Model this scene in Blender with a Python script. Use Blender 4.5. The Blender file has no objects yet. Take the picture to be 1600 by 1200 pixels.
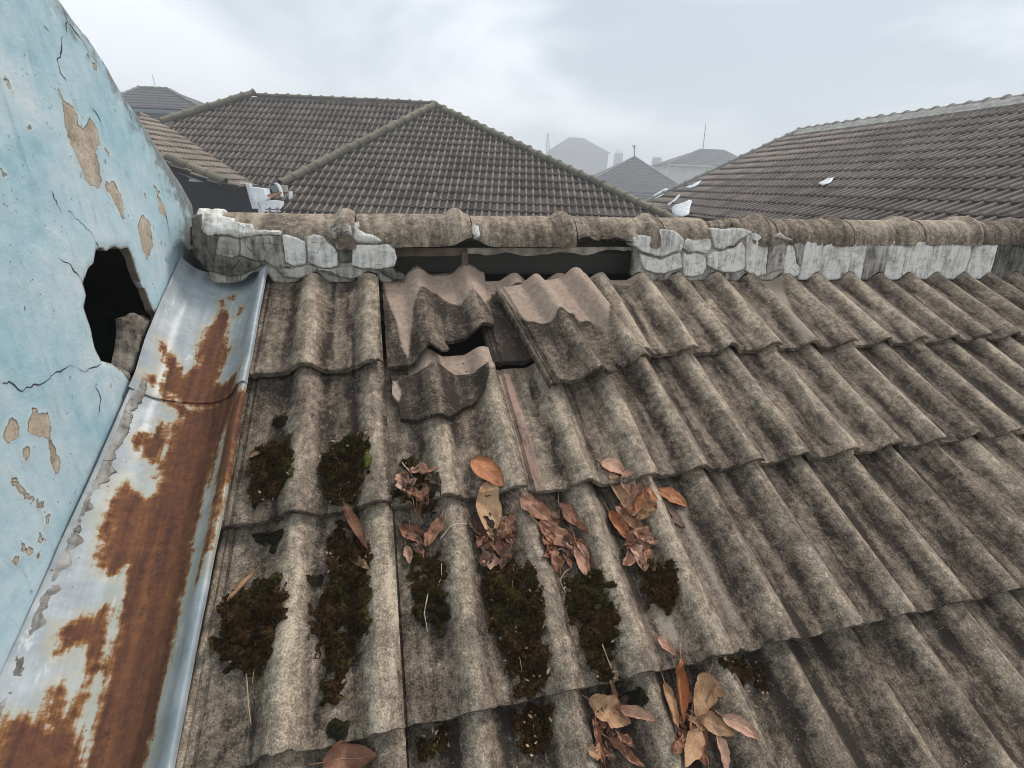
import bpy, math, random
import numpy as np
from mathutils import Vector, Matrix
random.seed(7); RNG = np.random.default_rng(7)
sc = bpy.context.scene
C = bpy.context.collection

# ------------------------------------------------------------------ camera
F = 770.0                       # focal length in pixels of the 1600 px wide photograph
RM = np.array([[0.96648896, -0.05647064, 0.25041998],
               [-0.25325873, -0.3691322, 0.89420436],
               [0.04194178, -0.92765968, -0.37106387]])   # camera axes (right, down, forward) in the world
CAM = np.array([0.2963871, -1.54660628, 0.25804999])
cd = bpy.data.cameras.new('camera'); cam = bpy.data.objects.new('camera', cd); C.objects.link(cam)
cd.sensor_width = 36.0; cd.lens = 36.0*F/1600.0; cd.clip_start = 0.02; cd.clip_end = 2000
m = Matrix.Identity(4)
for i in range(3):
    m[i][0] = RM[i, 0]; m[i][1] = -RM[i, 1]; m[i][2] = -RM[i, 2]; m[i][3] = CAM[i]
cam.matrix_world = m
sc.camera = cam

# ------------------------------------------------------------------ world, sun, exposure
SUN_EL, SUN_AZ = math.radians(50), math.radians(62)      # azimuth from +Y towards +X
w = bpy.data.worlds.new('World'); sc.world = w; w.use_nodes = True
nt = w.node_tree; nt.nodes.clear()
def wn(t, **k):
    n = nt.nodes.new(t)
    for a, b in k.items(): setattr(n, a, b)
    return n
out = wn('ShaderNodeOutputWorld'); bg = wn('ShaderNodeBackground'); bg2 = wn('ShaderNodeBackground'); add = wn('ShaderNodeAddShader')
sky = wn('ShaderNodeTexSky', sky_type='NISHITA'); sky.sun_disc = False
sky.sun_elevation = SUN_EL; sky.sun_rotation = SUN_AZ
nt.links.new(sky.outputs[0], bg.inputs[0]); bg.inputs[1].default_value = 0.01
tc = wn('ShaderNodeTexCoord'); mp = wn('ShaderNodeMapping'); mp.inputs['Scale'].default_value = (1.5, 1.5, 4.0)
mp.inputs['Location'].default_value = (0.35, 0.2, 0.1)
nz = wn('ShaderNodeTexNoise'); nz.inputs['Scale'].default_value = 1.1; nz.inputs['Detail'].default_value = 5; nz.inputs['Roughness'].default_value = 0.5
nz.inputs['Distortion'].default_value = 0.5
cr = wn('ShaderNodeValToRGB'); cr.color_ramp.interpolation = 'EASE'
cr.color_ramp.elements[0].position = 0.40; cr.color_ramp.elements[0].color = (0.375, 0.42, 0.47, 1)
cr.color_ramp.elements[1].position = 0.63; cr.color_ramp.elements[1].color = (0.80, 0.825, 0.85, 1)
nt.links.new(tc.outputs['Generated'], mp.inputs[0]); nt.links.new(mp.outputs[0], nz.inputs['Vector'])
nt.links.new(nz.outputs[0], cr.inputs[0]); nt.links.new(cr.outputs[0], bg2.inputs[0]); bg2.inputs[1].default_value = 0.92
nt.links.new(bg.outputs[0], add.inputs[0]); nt.links.new(bg2.outputs[0], add.inputs[1]); nt.links.new(add.outputs[0], out.inputs[0])
sd_ = bpy.data.lights.new('sun', 'SUN'); sun = bpy.data.objects.new('sun', sd_); C.objects.link(sun)
sd_.energy = 1.5; sd_.angle = math.radians(10); sd_.color = (1.0, 0.94, 0.86)
sv = Vector((math.sin(SUN_AZ)*math.cos(SUN_EL), math.cos(SUN_AZ)*math.cos(SUN_EL), math.sin(SUN_EL)))
sun.rotation_euler = sv.to_track_quat('Z', 'Y').to_euler(); sun.location = (0, 0, 30)
sc.view_settings.view_transform = 'Standard'; sc.view_settings.look = 'None'
sc.view_settings.exposure = 0.66; sc.view_settings.gamma = 1.0; sc.view_settings.use_curve_mapping = False
sc.cycles.use_denoising = True; sc.cycles.denoising_prefilter = 'ACCURATE'; sc.cycles.filter_width = 0.9; sc.cycles.max_bounces = 6; sc.cycles.volume_bounces = 1

# ------------------------------------------------------------------ geometry helpers
TH = math.radians(28.4955)
EX = np.array([1.0, 0, 0]); D = np.array([0, -math.cos(TH), -math.sin(TH)]); N = np.array([0, -math.sin(TH), math.cos(TH)])
TW, G = 0.30, 0.38207
GROUND = -5.5
def ray(px, py): return RM @ np.array([(px-800)/F, (py-600)/F, 1.0])
def hit(px, py, P0, n):
    d = ray(px, py); t = ((np.asarray(P0)-CAM)@n)/(d@n); return CAM+t*d
def at_depth(px, py, t): return CAM+t*ray(px, py)
def proj(p):
    q = RM.T@(np.asarray(p)-CAM); return (q[0]/q[2]*F+800, q[1]/q[2]*F+600, q[2])
def roof_uv(px, py, h=0.0):
    p = hit(px, py, N*h, N); return p[0], p@D
def rmap(P, h):                                 # roof coordinates (u, v, height) to the world
    return P[:, :1]*EX+P[:, 1:2]*D+np.asarray(h)[:, None]*N
def _hash(ix, iy, s):
    n = (ix*374761393+iy*668265263+s*982451653) & 0x7fffffff
    n = ((n ^ (n >> 13))*1274126177) & 0x7fffffff
    return ((n ^ (n >> 16)) & 0xffff)/65535.0
def vnoise(x, y, s=0):
    x = np.asarray(x, float)+1000; y = np.asarray(y, float)+1000
    ix = np.floor(x).astype(np.int64); iy = np.floor(y).astype(np.int64); fx = x-ix; fy = y-iy
    fx = fx*fx*(3-2*fx); fy = fy*fy*(3-2*fy)
    a = _hash(ix, iy, s); b = _hash(ix+1, iy, s); c = _hash(ix, iy+1, s); d = _hash(ix+1, iy+1, s)
    return (a*(1-fx)+b*fx)*(1-fy)+(c*(1-fx)+d*fx)*fy-0.5
def fbm(x, y, s=0, o=4):
    r = 0; a = 1.0
    for i in range(o):
        r = r+a*vnoise(np.asarray(x)*2**i, np.asarray(y)*2**i, s+i*17); a *= 0.5
    return r
def sdf(P, poly):
    P = np.asarray(P, float); V = np.asarray(poly, float); W = np.roll(V, -1, 0)
    d2 = np.full(len(P), 1e9); ins = np.zeros(len(P), bool)
    for a, b in zip(V, W):
        e = b-a; L = e@e+1e-12; q = P-a; t = np.clip((q@e)/L, 0, 1)
        d2 = np.minimum(d2, ((q-t[:, None]*e)**2).sum(1))
        c = ((a[1] > P[:, 1]) != (b[1] > P[:, 1]))
        with np.errstate(divide='ignore', invalid='ignore'):
            xx = (b[0]-a[0])*(P[:, 1]-a[1])/(b[1]-a[1])+a[0]
        ins ^= c & (P[:, 0] < xx)
    d = np.sqrt(d2); return np.where(ins, -d, d)
def dline(P, pts):
    P = np.asarray(P, float); d2 = np.full(len(P), 1e9)
    for a, b in zip(np.asarray(pts[:-1], float), np.asarray(pts[1:], float)):
        e = b-a; q = P-a; t = np.clip((q@e)/(e@e+1e-12), 0, 1); d2 = np.minimum(d2, ((q-t[:, None]*e)**2).sum(1))
    return np.sqrt(d2)

ORIG = {}
def origin(o): return ORIG.get(o.name, np.zeros(3))
def thing(name, label, cat, loc, group=None, kind=None):
    o = bpy.data.objects.new(name, None); C.objects.link(o); o.location = [float(x) for x in loc]; o.empty_display_size = 0.05
    o['label'] = label; o['category'] = cat
    if group: o['group'] = group
    if kind: o['kind'] = kind
    ORIG[o.name] = np.array(loc, float); return o
def tag(o, label, cat, group=None):
    o['label'] = label; o['category'] = cat
    if group: o['group'] = group
    return o
def mk(name, V, Fc, mat, parent=None, attrs=None, smooth=True, kind=None, label=None, vec=None):
    V = np.asarray(V, float); c = (V.min(0)+V.max(0))/2
    me = bpy.data.meshes.new(name); me.from_pydata((V-c).tolist(), [], [tuple(int(i) for i in f) for f in Fc])
    if attrs:
        for k, a in attrs.items():
            at = me.attributes.new(k, 'FLOAT', 'POINT'); at.data.foreach_set('value', np.asarray(a, np.float32))
    if vec is not None:
        at = me.attributes.new('tuv', 'FLOAT_VECTOR', 'POINT'); at.data.foreach_set('vector', np.asarray(vec, np.float32).ravel())
    if smooth: me.polygons.foreach_set('use_smooth', [True]*len(me.polygons))
    if mat: me.materials.append(mat)
    me.update()
    o = bpy.data.objects.new(name, me); C.objects.link(o)
    pl = np.zeros(3)
    if parent is not None: o.parent = parent; pl = origin(parent)
    o.location = (c-pl).tolist(); ORIG[o.name] = c
    if kind: o['kind'] = kind
    if label: o['label'] = label
    return o
def sharp(o, ang=35):
    me = o.data
    try: me.set_sharp_from_angle(angle=math.radians(ang))
    except Exception: pass
    return o

def plate(poly, cell, mapf, front, back, flip=False, jit=0.0, seed=0, holes=(), grow=0.0, jf=6):
    """A solid with an outline: front(P, sd) and back(P, sd) give heights above the mapped surface."""
    poly = np.asarray(poly, float); lo = poly.min(0)-cell*1.5; hi = poly.max(0)+cell*1.5
    nu = int(math.ceil((hi[0]-lo[0])/cell)); nv = int(math.ceil((hi[1]-lo[1])/cell))
    uu = lo[0]+np.arange(nu+1)*cell; vv = lo[1]+np.arange(nv+1)*cell
    P = np.stack(np.meshgrid(uu, vv, indexing='ij'), -1).reshape(-1, 2)
    def S(Q):
        s = sdf(Q, poly)-grow
        for h in holes: s = np.maximum(s, -sdf(Q, h))
        if jit: s = s+jit*fbm(Q[:, 0]/(cell*jf), Q[:, 1]/(cell*jf), seed, 4)
        return s
    sd = S(P)
    cc = np.stack(np.meshgrid(uu[:-1]+cell/2, vv[:-1]+cell/2, indexing='ij'), -1).reshape(-1, 2)
    keep = (S(cc) < 0).reshape(nu, nv)
    I = np.arange((nu+1)*(nv+1)).reshape(nu+1, nv+1)
    ki, kj = np.nonzero(keep)
    q = np.stack([I[ki, kj], I[ki+1, kj], I[ki+1, kj+1], I[ki, kj+1]], 1)
    E = np.concatenate([q[:, [0, 1]], q[:, [1, 2]], q[:, [2, 3]], q[:, [3, 0]]])
    key = E.min(1)*len(P)+E.max(1)
    _, idx, cnt = np.unique(key, return_index=True, return_counts=True)
    B = E[idx[cnt == 1]]
    bv = np.unique(B); e = cell*0.2
    g = np.stack([S(P[bv]+[e, 0])-S(P[bv]-[e, 0]), S(P[bv]+[0, e])-S(P[bv]-[0, e])], 1)/(2*e)
    g /= np.maximum(np.linalg.norm(g, axis=1, keepdims=True), 1e-6)
    mv = np.clip(sd[bv], -cell*0.75, cell*0.75)
    P[bv] = P[bv]-mv[:, None]*g; sd[bv] = 0
    used = np.unique(q); rem = np.full(len(P), -1); rem[used] = np.arange(len(used)); n = len(used)
    Pu = P[used]; su = sd[used]
    V = np.concatenate([mapf(Pu, front(Pu, su)), mapf(Pu, back(Pu, su))])
    qq = rem[q]; b = rem[B]
    if flip:
        Fc = np.concatenate([qq[:, ::-1], qq+n, np.stack([b[:, 0], b[:, 0]+n, b[:, 1]+n, b[:, 1]], 1)[:, ::-1][:, ::-1]])
    else:
        Fc = np.concatenate([qq, qq[:, ::-1]+n, np.stack([b[:, 1], b[:, 0], b[:, 0]+n, b[:, 1]+n], 1)])
    return V, Fc, np.concatenate([Pu, Pu]), np.concatenate([su, su])
def grid(nu, nv, off=0):
    i, j = np.meshgrid(np.arange(nu-1), np.arange(nv-1), indexing='ij'); a = (i*nv+j).ravel()
    return np.stack([a, a+nv, a+nv+1, a+1], 1)+off
def box(c, s, R=None):
    v = np.array([[x, y, z] for x in (-.5, .5) for y in (-.5, .5) for z in (-.5, .5)])*np.array(s)
    if R is not None: v = v@np.array(R).T
    f = [(0, 1, 3, 2), (4, 6, 7, 5), (0, 4, 5, 1), (2, 3, 7, 6), (0, 2, 6, 4), (1, 5, 7, 3)]
    return v+np.array(c), f
def join(parts):
    V = []; Fc = []; o = 0
    for v, f in parts:
        V.append(np.asarray(v, float)); Fc += [tuple(int(i)+o for i in q) for q in f]; o += len(v)
    return np.concatenate(V), Fc
def tube(pts, r, n=6, taper=1.0):
    pts = np.asarray(pts, float); V = []; Fc = []
    for i, p in enumerate(pts):
        t = pts[min(i+1, len(pts)-1)]-pts[max(i-1, 0)]; t /= np.linalg.norm(t)+1e-9
        a = np.cross(t, [0.3, 0.2, 0.9]); a /= np.linalg.norm(a); b = np.cross(t, a)
        rr = r*(1+(taper-1)*i/(len(pts)-1))
        for k in range(n): V.append(p+rr*(math.cos(2*math.pi*k/n)*a+math.sin(2*math.pi*k/n)*b))
    for i in range(len(pts)-1):
        for k in range(n): Fc.append((i*n+k, i*n+(k+1) % n, (i+1)*n+(k+1) % n, (i+1)*n+k))
    Fc.append(tuple(range(n-1, -1, -1))); Fc.append(tuple(range(len(V)-n, len(V)))); return np.array(V), Fc

# ------------------------------------------------------------------ material helper
class M:
    def __init__(s, name, rough=0.85, spec=0.3):
        s.m = bpy.data.materials.new(name); s.m.use_nodes = True; s.t = s.m.node_tree
        s.b = s.t.nodes['Principled BSDF']; s.b.inputs['Roughness'].default_value = rough
        s.b.inputs['Specular IOR Level'].default_value = spec
    def n(s, t, **k):
        x = s.t.nodes.new(t)
        for a, b in k.items(): setattr(x, a, b)
        return x
    def put(s, sock, v):
        if isinstance(v, bpy.types.NodeSocket): s.t.links.new(v, sock)
        elif v is not None:
            if isinstance(v, tuple) and len(v) == 3 and sock.type == 'RGBA': v = v+(1,)
            sock.default_value = v
    def attr(s, name, vec=False):
        a = s.n('ShaderNodeAttribute', attribute_name=name); return a.outputs['Vector' if vec else 'Fac']
    def obj(s): return s.n('ShaderNodeTexCoord').outputs['Object']
    def rnd(s): return s.n('ShaderNodeObjectInfo').outputs['Random']
    def math(s, op, a, b=0.0, c=None, clamp=False):
        x = s.n('ShaderNodeMath', operation=op); x.use_clamp = clamp; s.put(x.inputs[0], a); s.put(x.inputs[1], b)
        if c is not None: s.put(x.inputs[2], c)
        return x.outputs[0]
    def vadd(s, a, k):                     # vector + scalar*(13, 7, 5)
        x = s.n('ShaderNodeVectorMath', operation='MULTIPLY_ADD'); cb = s.n('ShaderNodeCombineXYZ')
        for i in range(3): s.put(cb.inputs[i], k)
        s.t.links.new(cb.outputs[0], x.inputs[0]); x.inputs[1].default_value = (13, 7, 5); s.put(x.inputs[2], a); return x.outputs[0]
    def scale(s, a, v):
        x = s.n('ShaderNodeVectorMath', operation='MULTIPLY'); s.put(x.inputs[0], a); x.inputs[1].default_value = v; return x.outputs[0]
    def noise(s, vec, sc_, det=4, ro=0.55, dist=0.0):
        x = s.n('ShaderNodeTexNoise'); s.put(x.inputs['Vector'], vec); x.inputs['Scale'].default_value = sc_
        x.inputs['Detail'].default_value = det; x.inputs['Roughness'].default_value = ro; x.inputs['Distortion'].default_value = dist
        return x.outputs[0]
    def voro(s, vec, sc_, feat='F1', out='Distance'):
        x = s.n('ShaderNodeTexVoronoi', feature=feat); s.put(x.inputs['Vector'], vec); x.inputs['Scale'].default_value = sc_; return x.outputs[out]
    def ramp(s, f, stops, interp='LINEAR'):
        x = s.n('ShaderNodeValToRGB'); x.color_ramp.interpolation = interp; e = x.color_ramp.elements
        while len(e) < len(stops): e.new(0.5)
        for q, (p, c) in zip(e, stops): q.position = p; q.color = (c if len(c) == 4 else tuple(c)+(1,)) if not isinstance(c, float) else (c, c, c, 1)
        s.put(x.inputs[0], f); return x.outputs[0]
    def step(s, f, a, b):                  # smooth 0..1 between a and b
        x = s.n('ShaderNodeMapRange', interpolation_type='SMOOTHSTEP'); s.put(x.inputs[0], f)
        x.inputs[1].default_value = a; x.inputs[2].default_value = b; return x.outputs[0]
    def mix(s, f, a, b, bl='MIX'):
        x = s.n('ShaderNodeMix', data_type='RGBA', blend_type=bl); x.clamp_factor = True
        s.put(x.inputs[0], f); s.put(x.inputs[6], a); s.put(x.inputs[7], b); return x.outputs[2]
    def bump(s, h, dist=0.002, st=1.0, prev=None):
        x = s.n('ShaderNodeBump'); x.inputs['Strength'].default_value = st; x.inputs['Distance'].default_value = dist
        s.put(x.inputs['Height'], h)
        if prev is not None: s.t.links.new(prev, x.inputs['Normal'])
        return x.outputs[0]
    def done(s, col, nrm=None, rough=None, metal=None):
        s.put(s.b.inputs['Base Color'], col)
        if nrm is not None: s.t.links.new(nrm, s.b.inputs['Normal'])
        if rough is not None: s.put(s.b.inputs['Roughness'], rough)
        if metal is not None: s.put(s.b.inputs['Metallic'], metal)
        return s.m
def plain(name, col, rough=0.8, var=0.25, sc_=8.0, bump=0.001):
    k = M(name, rough); v = k.obj(); n1 = k.noise(v, sc_, 6); f = k.ramp(n1, [(0.3, tuple(c*(1-var) for c in col)), (0.7, tuple(min(1, c*(1+var)) for c in col))])
    return k.done(f, k.bump(k.noise(v, sc_*12, 3), bump))

# weathered concrete tile: grime in the pans, lichen on the rolls, clean clay where it lay covered
def tile_mat(name, gain=1.45, lich=0.0):
    k = M(name, 0.92, 0.2); uv = k.attr('tuv', True); r = k.rnd(); v = k.vadd(uv, r)
    big = k.noise(v, 14, 6, 0.6, 0.4); strk = k.noise(k.scale(v, (38, 5, 10)), 1.0, 5, 0.6)
    med = k.noise(v, 70, 5, 0.65); fine = k.noise(v, 250, 4, 0.75); grit = k.noise(v, 430, 3, 0.7)
    prof = k.attr('prof')
    f = k.math('MULTIPLY_ADD', k.step(k.math('ADD', prof, k.math('MULTIPLY', k.math('SUBTRACT', med, 0.5), 0.7)), 0.15, 0.95), 0.15, k.math('MULTIPLY_ADD', prof, 0.05, 0.285+lich))
    f = k.math('MULTIPLY_ADD', k.math('SUBTRACT', big, 0.5), 0.68, f)
    f = k.math('MULTIPLY_ADD', k.math('SUBTRACT', strk, 0.5), 0.95, f)
    f = k.math('MULTIPLY_ADD', k.math('SUBTRACT', med, 0.5), 0.85, f)
    f = k.math('MULTIPLY_ADD', k.math('SUBTRACT', fine, 0.5), 1.0, f)
    f = k.math('MULTIPLY_ADD', k.math('SUBTRACT', r, 0.5), 0.24, f)
    # black algae streaks and painted shade down the roll flanks, broken up by noise
    al = k.math('MULTIPLY', k.step(k.attr('algae_shade'), 0.1, 0.9), k.step(k.noise(k.scale(k.vadd(v, 6.1), (30, 9, 6)), 1.0, 6, 0.7), 0.40, 0.62))
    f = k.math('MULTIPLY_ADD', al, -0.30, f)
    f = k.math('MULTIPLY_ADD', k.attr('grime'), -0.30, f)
    g = gain
    col = k.ramp(f, [(0.0, (0.028*g, 0.021*g, 0.0168*g)), (0.20, (0.088*g, 0.067*g, 0.051*g)), (0.45, (0.185*g, 0.147*g, 0.110*g)), (0.75, (0.40*g, 0.325*g, 0.243*g))])
    # green-grey algae and pale lichen flecks
    alg = k.step(k.noise(v, 22, 4, 0.6), 0.56, 0.74); col = k.mix(k.math('MULTIPLY', alg, 0.30), col, (0.13*g, 0.115*g, 0.060*g))
    fl = k.math('MULTIPLY', k.step(k.voro(v, 120), 0.20, 0.08), k.step(k.noise(v, 22, 3), 0.5, 0.60))
    col = k.mix(k.math('MULTIPLY', fl, 0.65), col, (0.50, 0.46, 0.38))
    dk = k.math('MULTIPLY', k.step(k.voro(k.vadd(v, 3.7), 120), 0.16, 0.08), k.step(k.noise(v, 45, 2), 0.5, 0.6))
    col = k.mix(k.math('MULTIPLY', dk, 0.6), col, (0.03, 0.026, 0.022))
    col = k.mix(1.0, col, k.ramp(grit, [(0.30, 0.62), (0.5, 0.98), (0.70, 1.45)]), 'MULTIPLY')
    # spots where white droppings or paint landed
    cl = k.math('ADD', k.attr('clean'), k.math('MULTIPLY', k.math('SUBTRACT', k.noise(v, 60, 5), 0.5), 0.011))
    pink = k.ramp(k.math('ADD', k.math('MULTIPLY', med, 0.6), k.math('MULTIPLY', fine, 0.4)), [(0.3, (0.28, 0.195, 0.145)), (0.5, (0.44, 0.325, 0.25)), (0.7, (0.58, 0.46, 0.37))])
    col = k.mix(k.math('MULTIPLY', k.step(cl, 0.506, 0.497), 0.93), col, pink)
    pl_ = k.step(k.math('ADD', k.attr('pale'), k.math('MULTIPLY', k.math('SUBTRACT', k.noise(v, 90, 5, 0.65), 0.5), 0.022)), 0.512, 0.494)
    pl_ = k.math('MULTIPLY', pl_, k.attr('pale_on'))
    col = k.mix(k.math('MULTIPLY', pl_, 0.75), col, k.mix(fine, (0.27, 0.22, 0.165), (0.52, 0.45, 0.36)))
    red = k.step(k.math('ADD', k.attr('red'), k.math('MULTIPLY', k.math('SUBTRACT', med, 0.5), 0.01)), 0.503, 0.498)
    red = k.math('MULTIPLY', red, k.math('MULTIPLY_ADD', k.step(k.noise(k.scale(v, (60, 9, 1)), 1, 5, 0.65), 0.62, 0.40), 0.6, 0.15))
    col = k.mix(red, col, k.mix(med, (0.34, 0.18, 0.13), (0.52, 0.36, 0.29)))
    h = k.math('ADD', k.math('MULTIPLY', fine, 0.6), k.math('ADD', k.math('MULTIPLY', med, 1.1), k.math('MULTIPLY', grit, 0.25)))
    return k.done(col, k.bump(h, 0.0036, 0.9))
MT = tile_mat('tile_concrete')
MR = tile_mat('ridge_concrete', 1.25, 0.06)
def far_tile_mat(name, dark, light):
    k = M(name, 0.9, 0.2); v0 = k.attr('tuv', True); r = k.math('FRACT', k.math('ADD', k.rnd(), k.attr('rnd'))); v = k.vadd(v0, r)
    n1 = k.noise(v, 5, 5); n2 = k.noise(v, 45, 4, 0.6)
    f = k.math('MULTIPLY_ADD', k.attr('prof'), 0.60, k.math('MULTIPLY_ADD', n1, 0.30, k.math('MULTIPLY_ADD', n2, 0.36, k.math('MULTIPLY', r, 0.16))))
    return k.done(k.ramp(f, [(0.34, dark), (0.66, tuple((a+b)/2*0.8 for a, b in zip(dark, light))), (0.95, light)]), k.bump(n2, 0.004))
MFL = far_tile_mat('far_tile_left', (0.040, 0.031, 0.026), (0.36, 0.295, 0.235))
MFR = far_tile_mat('far_tile_right', (0.034, 0.026, 0.023), (0.42, 0.34, 0.285))
MFC = far_tile_mat('far_tile_cap', (0.050, 0.046, 0.034), (0.27, 0.245, 0.18))
def mortar_mat(name, light, dark, w):
    k = M(name, 0.9, 0.2); v = k.vadd(k.attr('tuv', True), k.rnd())
    n1 = k.noise(v, 16, 6, 0.62, 0.6); n2 = k.noise(v, 90, 5, 0.65); st = k.noise(k.scale(v, (70, 8, 8)), 1, 5, 0.6); hz = k.noise(k.scale(v, (12, 90, 90)), 1, 4, 0.6)
    f = k.math('ADD', k.math('MULTIPLY_ADD', k.math('SUBTRACT', n1, 0.5), 1.7, w), k.math('ADD', k.math('MULTIPLY', k.math('SUBTRACT', st, 0.5), 1.5), k.math('MULTIPLY', k.math('SUBTRACT', n2, 0.5), 0.5)))
    f = k.math('ADD', f, k.math('MULTIPLY', k.math('SUBTRACT', hz, 0.5), 0.35))
    col = k.ramp(f, [(0.0, dark), (0.42, tuple((a*1.4+b)/2.4 for a, b in zip(light, dark))), (0.75, light)])
    crack = k.step(k.voro(k.vadd(v, 1.3), 26, 'DISTANCE_TO_EDGE'), 0.012, 0.0); crack = k.math('MULTIPLY', crack, k.step(k.noise(v, 20, 2), 0.52, 0.6))
    col = k.mix(crack, col, (0.05, 0.045, 0.04))
    ed = k.step(k.math('ADD', k.attr('edge'), k.math('MULTIPLY', k.math('SUBTRACT', n2, 0.5), 0.018)), -0.004, 0.002)
    col = k.mix(k.math('MULTIPLY', ed, 0.5), col, (0.14, 0.13, 0.11))
    return k.done(col, k.bump(k.math('ADD', k.math('MULTIPLY', n2, 0.7), k.math('ADD', k.math('MULTIPLY', hz, 0.4), k.math('MULTIPLY', crack, -0.6))), 0.004))
MMW = mortar_mat('mortar_white', (0.83, 0.79, 0.725), (0.14, 0.115, 0.092), 0.66)
MMG = mortar_mat('mortar_grey', (0.55, 0.50, 0.44), (0.09, 0.08, 0.065), 0.45)
MMD = mortar_mat('mortar_dark', (0.22, 0.205, 0.175), (0.04, 0.036, 0.03), 0.33)

# ------------------------------------------------------------------ the setting: ground
MG = plain('ground_soil', (0.12, 0.11, 0.085), 0.95, 0.4, 0.6, 0.02)
gv = np.array([[-180, -140, GROUND], [180, -140, GROUND], [180, 220, GROUND], [-180, 220, GROUND]], float)
mk('ground', gv, [(0, 1, 2, 3)], MG, kind='structure', smooth=False)

# ------------------------------------------------------------------ the near roof
H_ROLL = 0.034
def prof(t):
    t = np.asarray(t, float); r = np.zeros_like(t)
    for c, wl, wr in ((0.38, 0.175, 0.165), (0.885, 0.17, 0.225)):
        x = np.where(t < c, (c-t)/wl, (t-c)/wr); r = np.maximum(r, np.where(x < 1, (0.5+0.5*np.cos(np.pi*np.clip(x, 0, 1)))**0.85, 0))
    return r
def hbase(s): return -0.023+0.032*np.asarray(s)/G
def roof_h(u, v):
    u = np.asarray(u, float); v = np.asarray(v, float); k = np.floor(u/TW); j = np.floor(v/G)
    return hbase(v-j*G)+H_ROLL*prof(u/TW-k)
def top_h(ul, s, thick=0.0):
    """Surface height of one tile; ul from the tile's left joint, s down from its row line."""
    p = prof(ul/TW); rail = ul < 0.0005
    ribs = 0.0035*np.abs(np.sin((ul+0.028)/0.028*np.pi*2.5))
    return hbase(s)+np.where(rail, -0.006+ribs, H_ROLL*p), np.where(rail, 0.25, p)
UL = np.concatenate([[-0.028, -0.0252, -0.0224, -0.0196, -0.0168, -0.014, -0.0112, -0.0084, -0.0056, -0.0028, 0.0, 0.0015], np.linspace(0.005, 0.2962, 48)])
house = thing('old_house', 'old house under the near roof of mossy grey-brown concrete tiles with a cracked white ridge', 'house', (1.6, -1.2, GROUND))
CLEAN = {}; REDS = {}
def pxpoly(pts, h): return [roof_uv(x, y, h) for x, y in pts]
CL1 = pxpoly([(598, 428), (765, 415), (771, 452), (757, 476), (738, 455), (722, 474), (702, 468), (683, 452), (656, 454), (646, 478), (641, 520), (637, 562), (628, 540), (622, 505), (606, 462)], 0.0)
CL2 = pxpoly([(765, 420), (840, 410), (1012, 410), (1004, 432), (985, 440), (930, 434), (815, 445), (770, 452)], 0.0)
CL3 = pxpoly([(1180, 425), (1215, 425), (1240, 500), (1262, 540), (1248, 545), (1215, 490)], -0.01)
CL4 = pxpoly([(640, 525), (772, 525), (772, 581), (640, 586)], -0.01)
CL5 = pxpoly([(1110, 455), (1128, 450), (1165, 520), (1155, 525)], -0.01)
RED1 = pxpoly([(768, 560), (788, 556), (842, 560), (845, 580), (797, 582), (806, 620), (828, 690), (850, 776), (835, 778), (800, 660)], -0.01)
# pale mineral streaks in some pans
CL6 = pxpoly([(1055, 790), (1066, 785), (1105, 870), (1150, 980), (1156, 1000), (1146, 998), (1100, 900)], -0.01)
CL7 = pxpoly([(1000, 640), (1006, 640), (1042, 725), (1036, 728)], -0.01)
CL8 = pxpoly([(1008, 950), (1045, 960), (1060, 1020), (1050, 1022), (1030, 985)], -0.01)
CLR = [CL1, CL2, CL4]
PALES = [(CL3, 0.012), (CL6, 0.002), (CL7, 0.002), (CL8, 0.006),
         (pxpoly([(1056, 912), (1066, 912), (1078, 935), (1070, 948), (1060, 930)], 0), 0.002), (pxpoly([(1095, 978), (1110, 975), (1122, 1000), (1115, 1015), (1100, 1000)], 0), 0.002), (pxpoly([(982, 1012), (990, 1010), (992, 1024), (984, 1024)], 0), 0.0)]
def clean_attr(P, polys=None):
    d = np.full(len(P), 0.2)
    for c in (polys or CLR): d = np.minimum(d, sdf(P, c))
    return 0.5+np.clip(d, -0.2, 0.2)
def pale_attr(P):
    d = np.full(len(P), 1.0)
    for c, w_ in PALES: d = np.minimum(d, sdf(P, c)-w_+0.01)
    return np.clip(0.5+d, 0, 1)
def red_attr(P): return 0.5+np.clip(sdf(P, RED1), -0.2, 0.2)
NT = [0]
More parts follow.
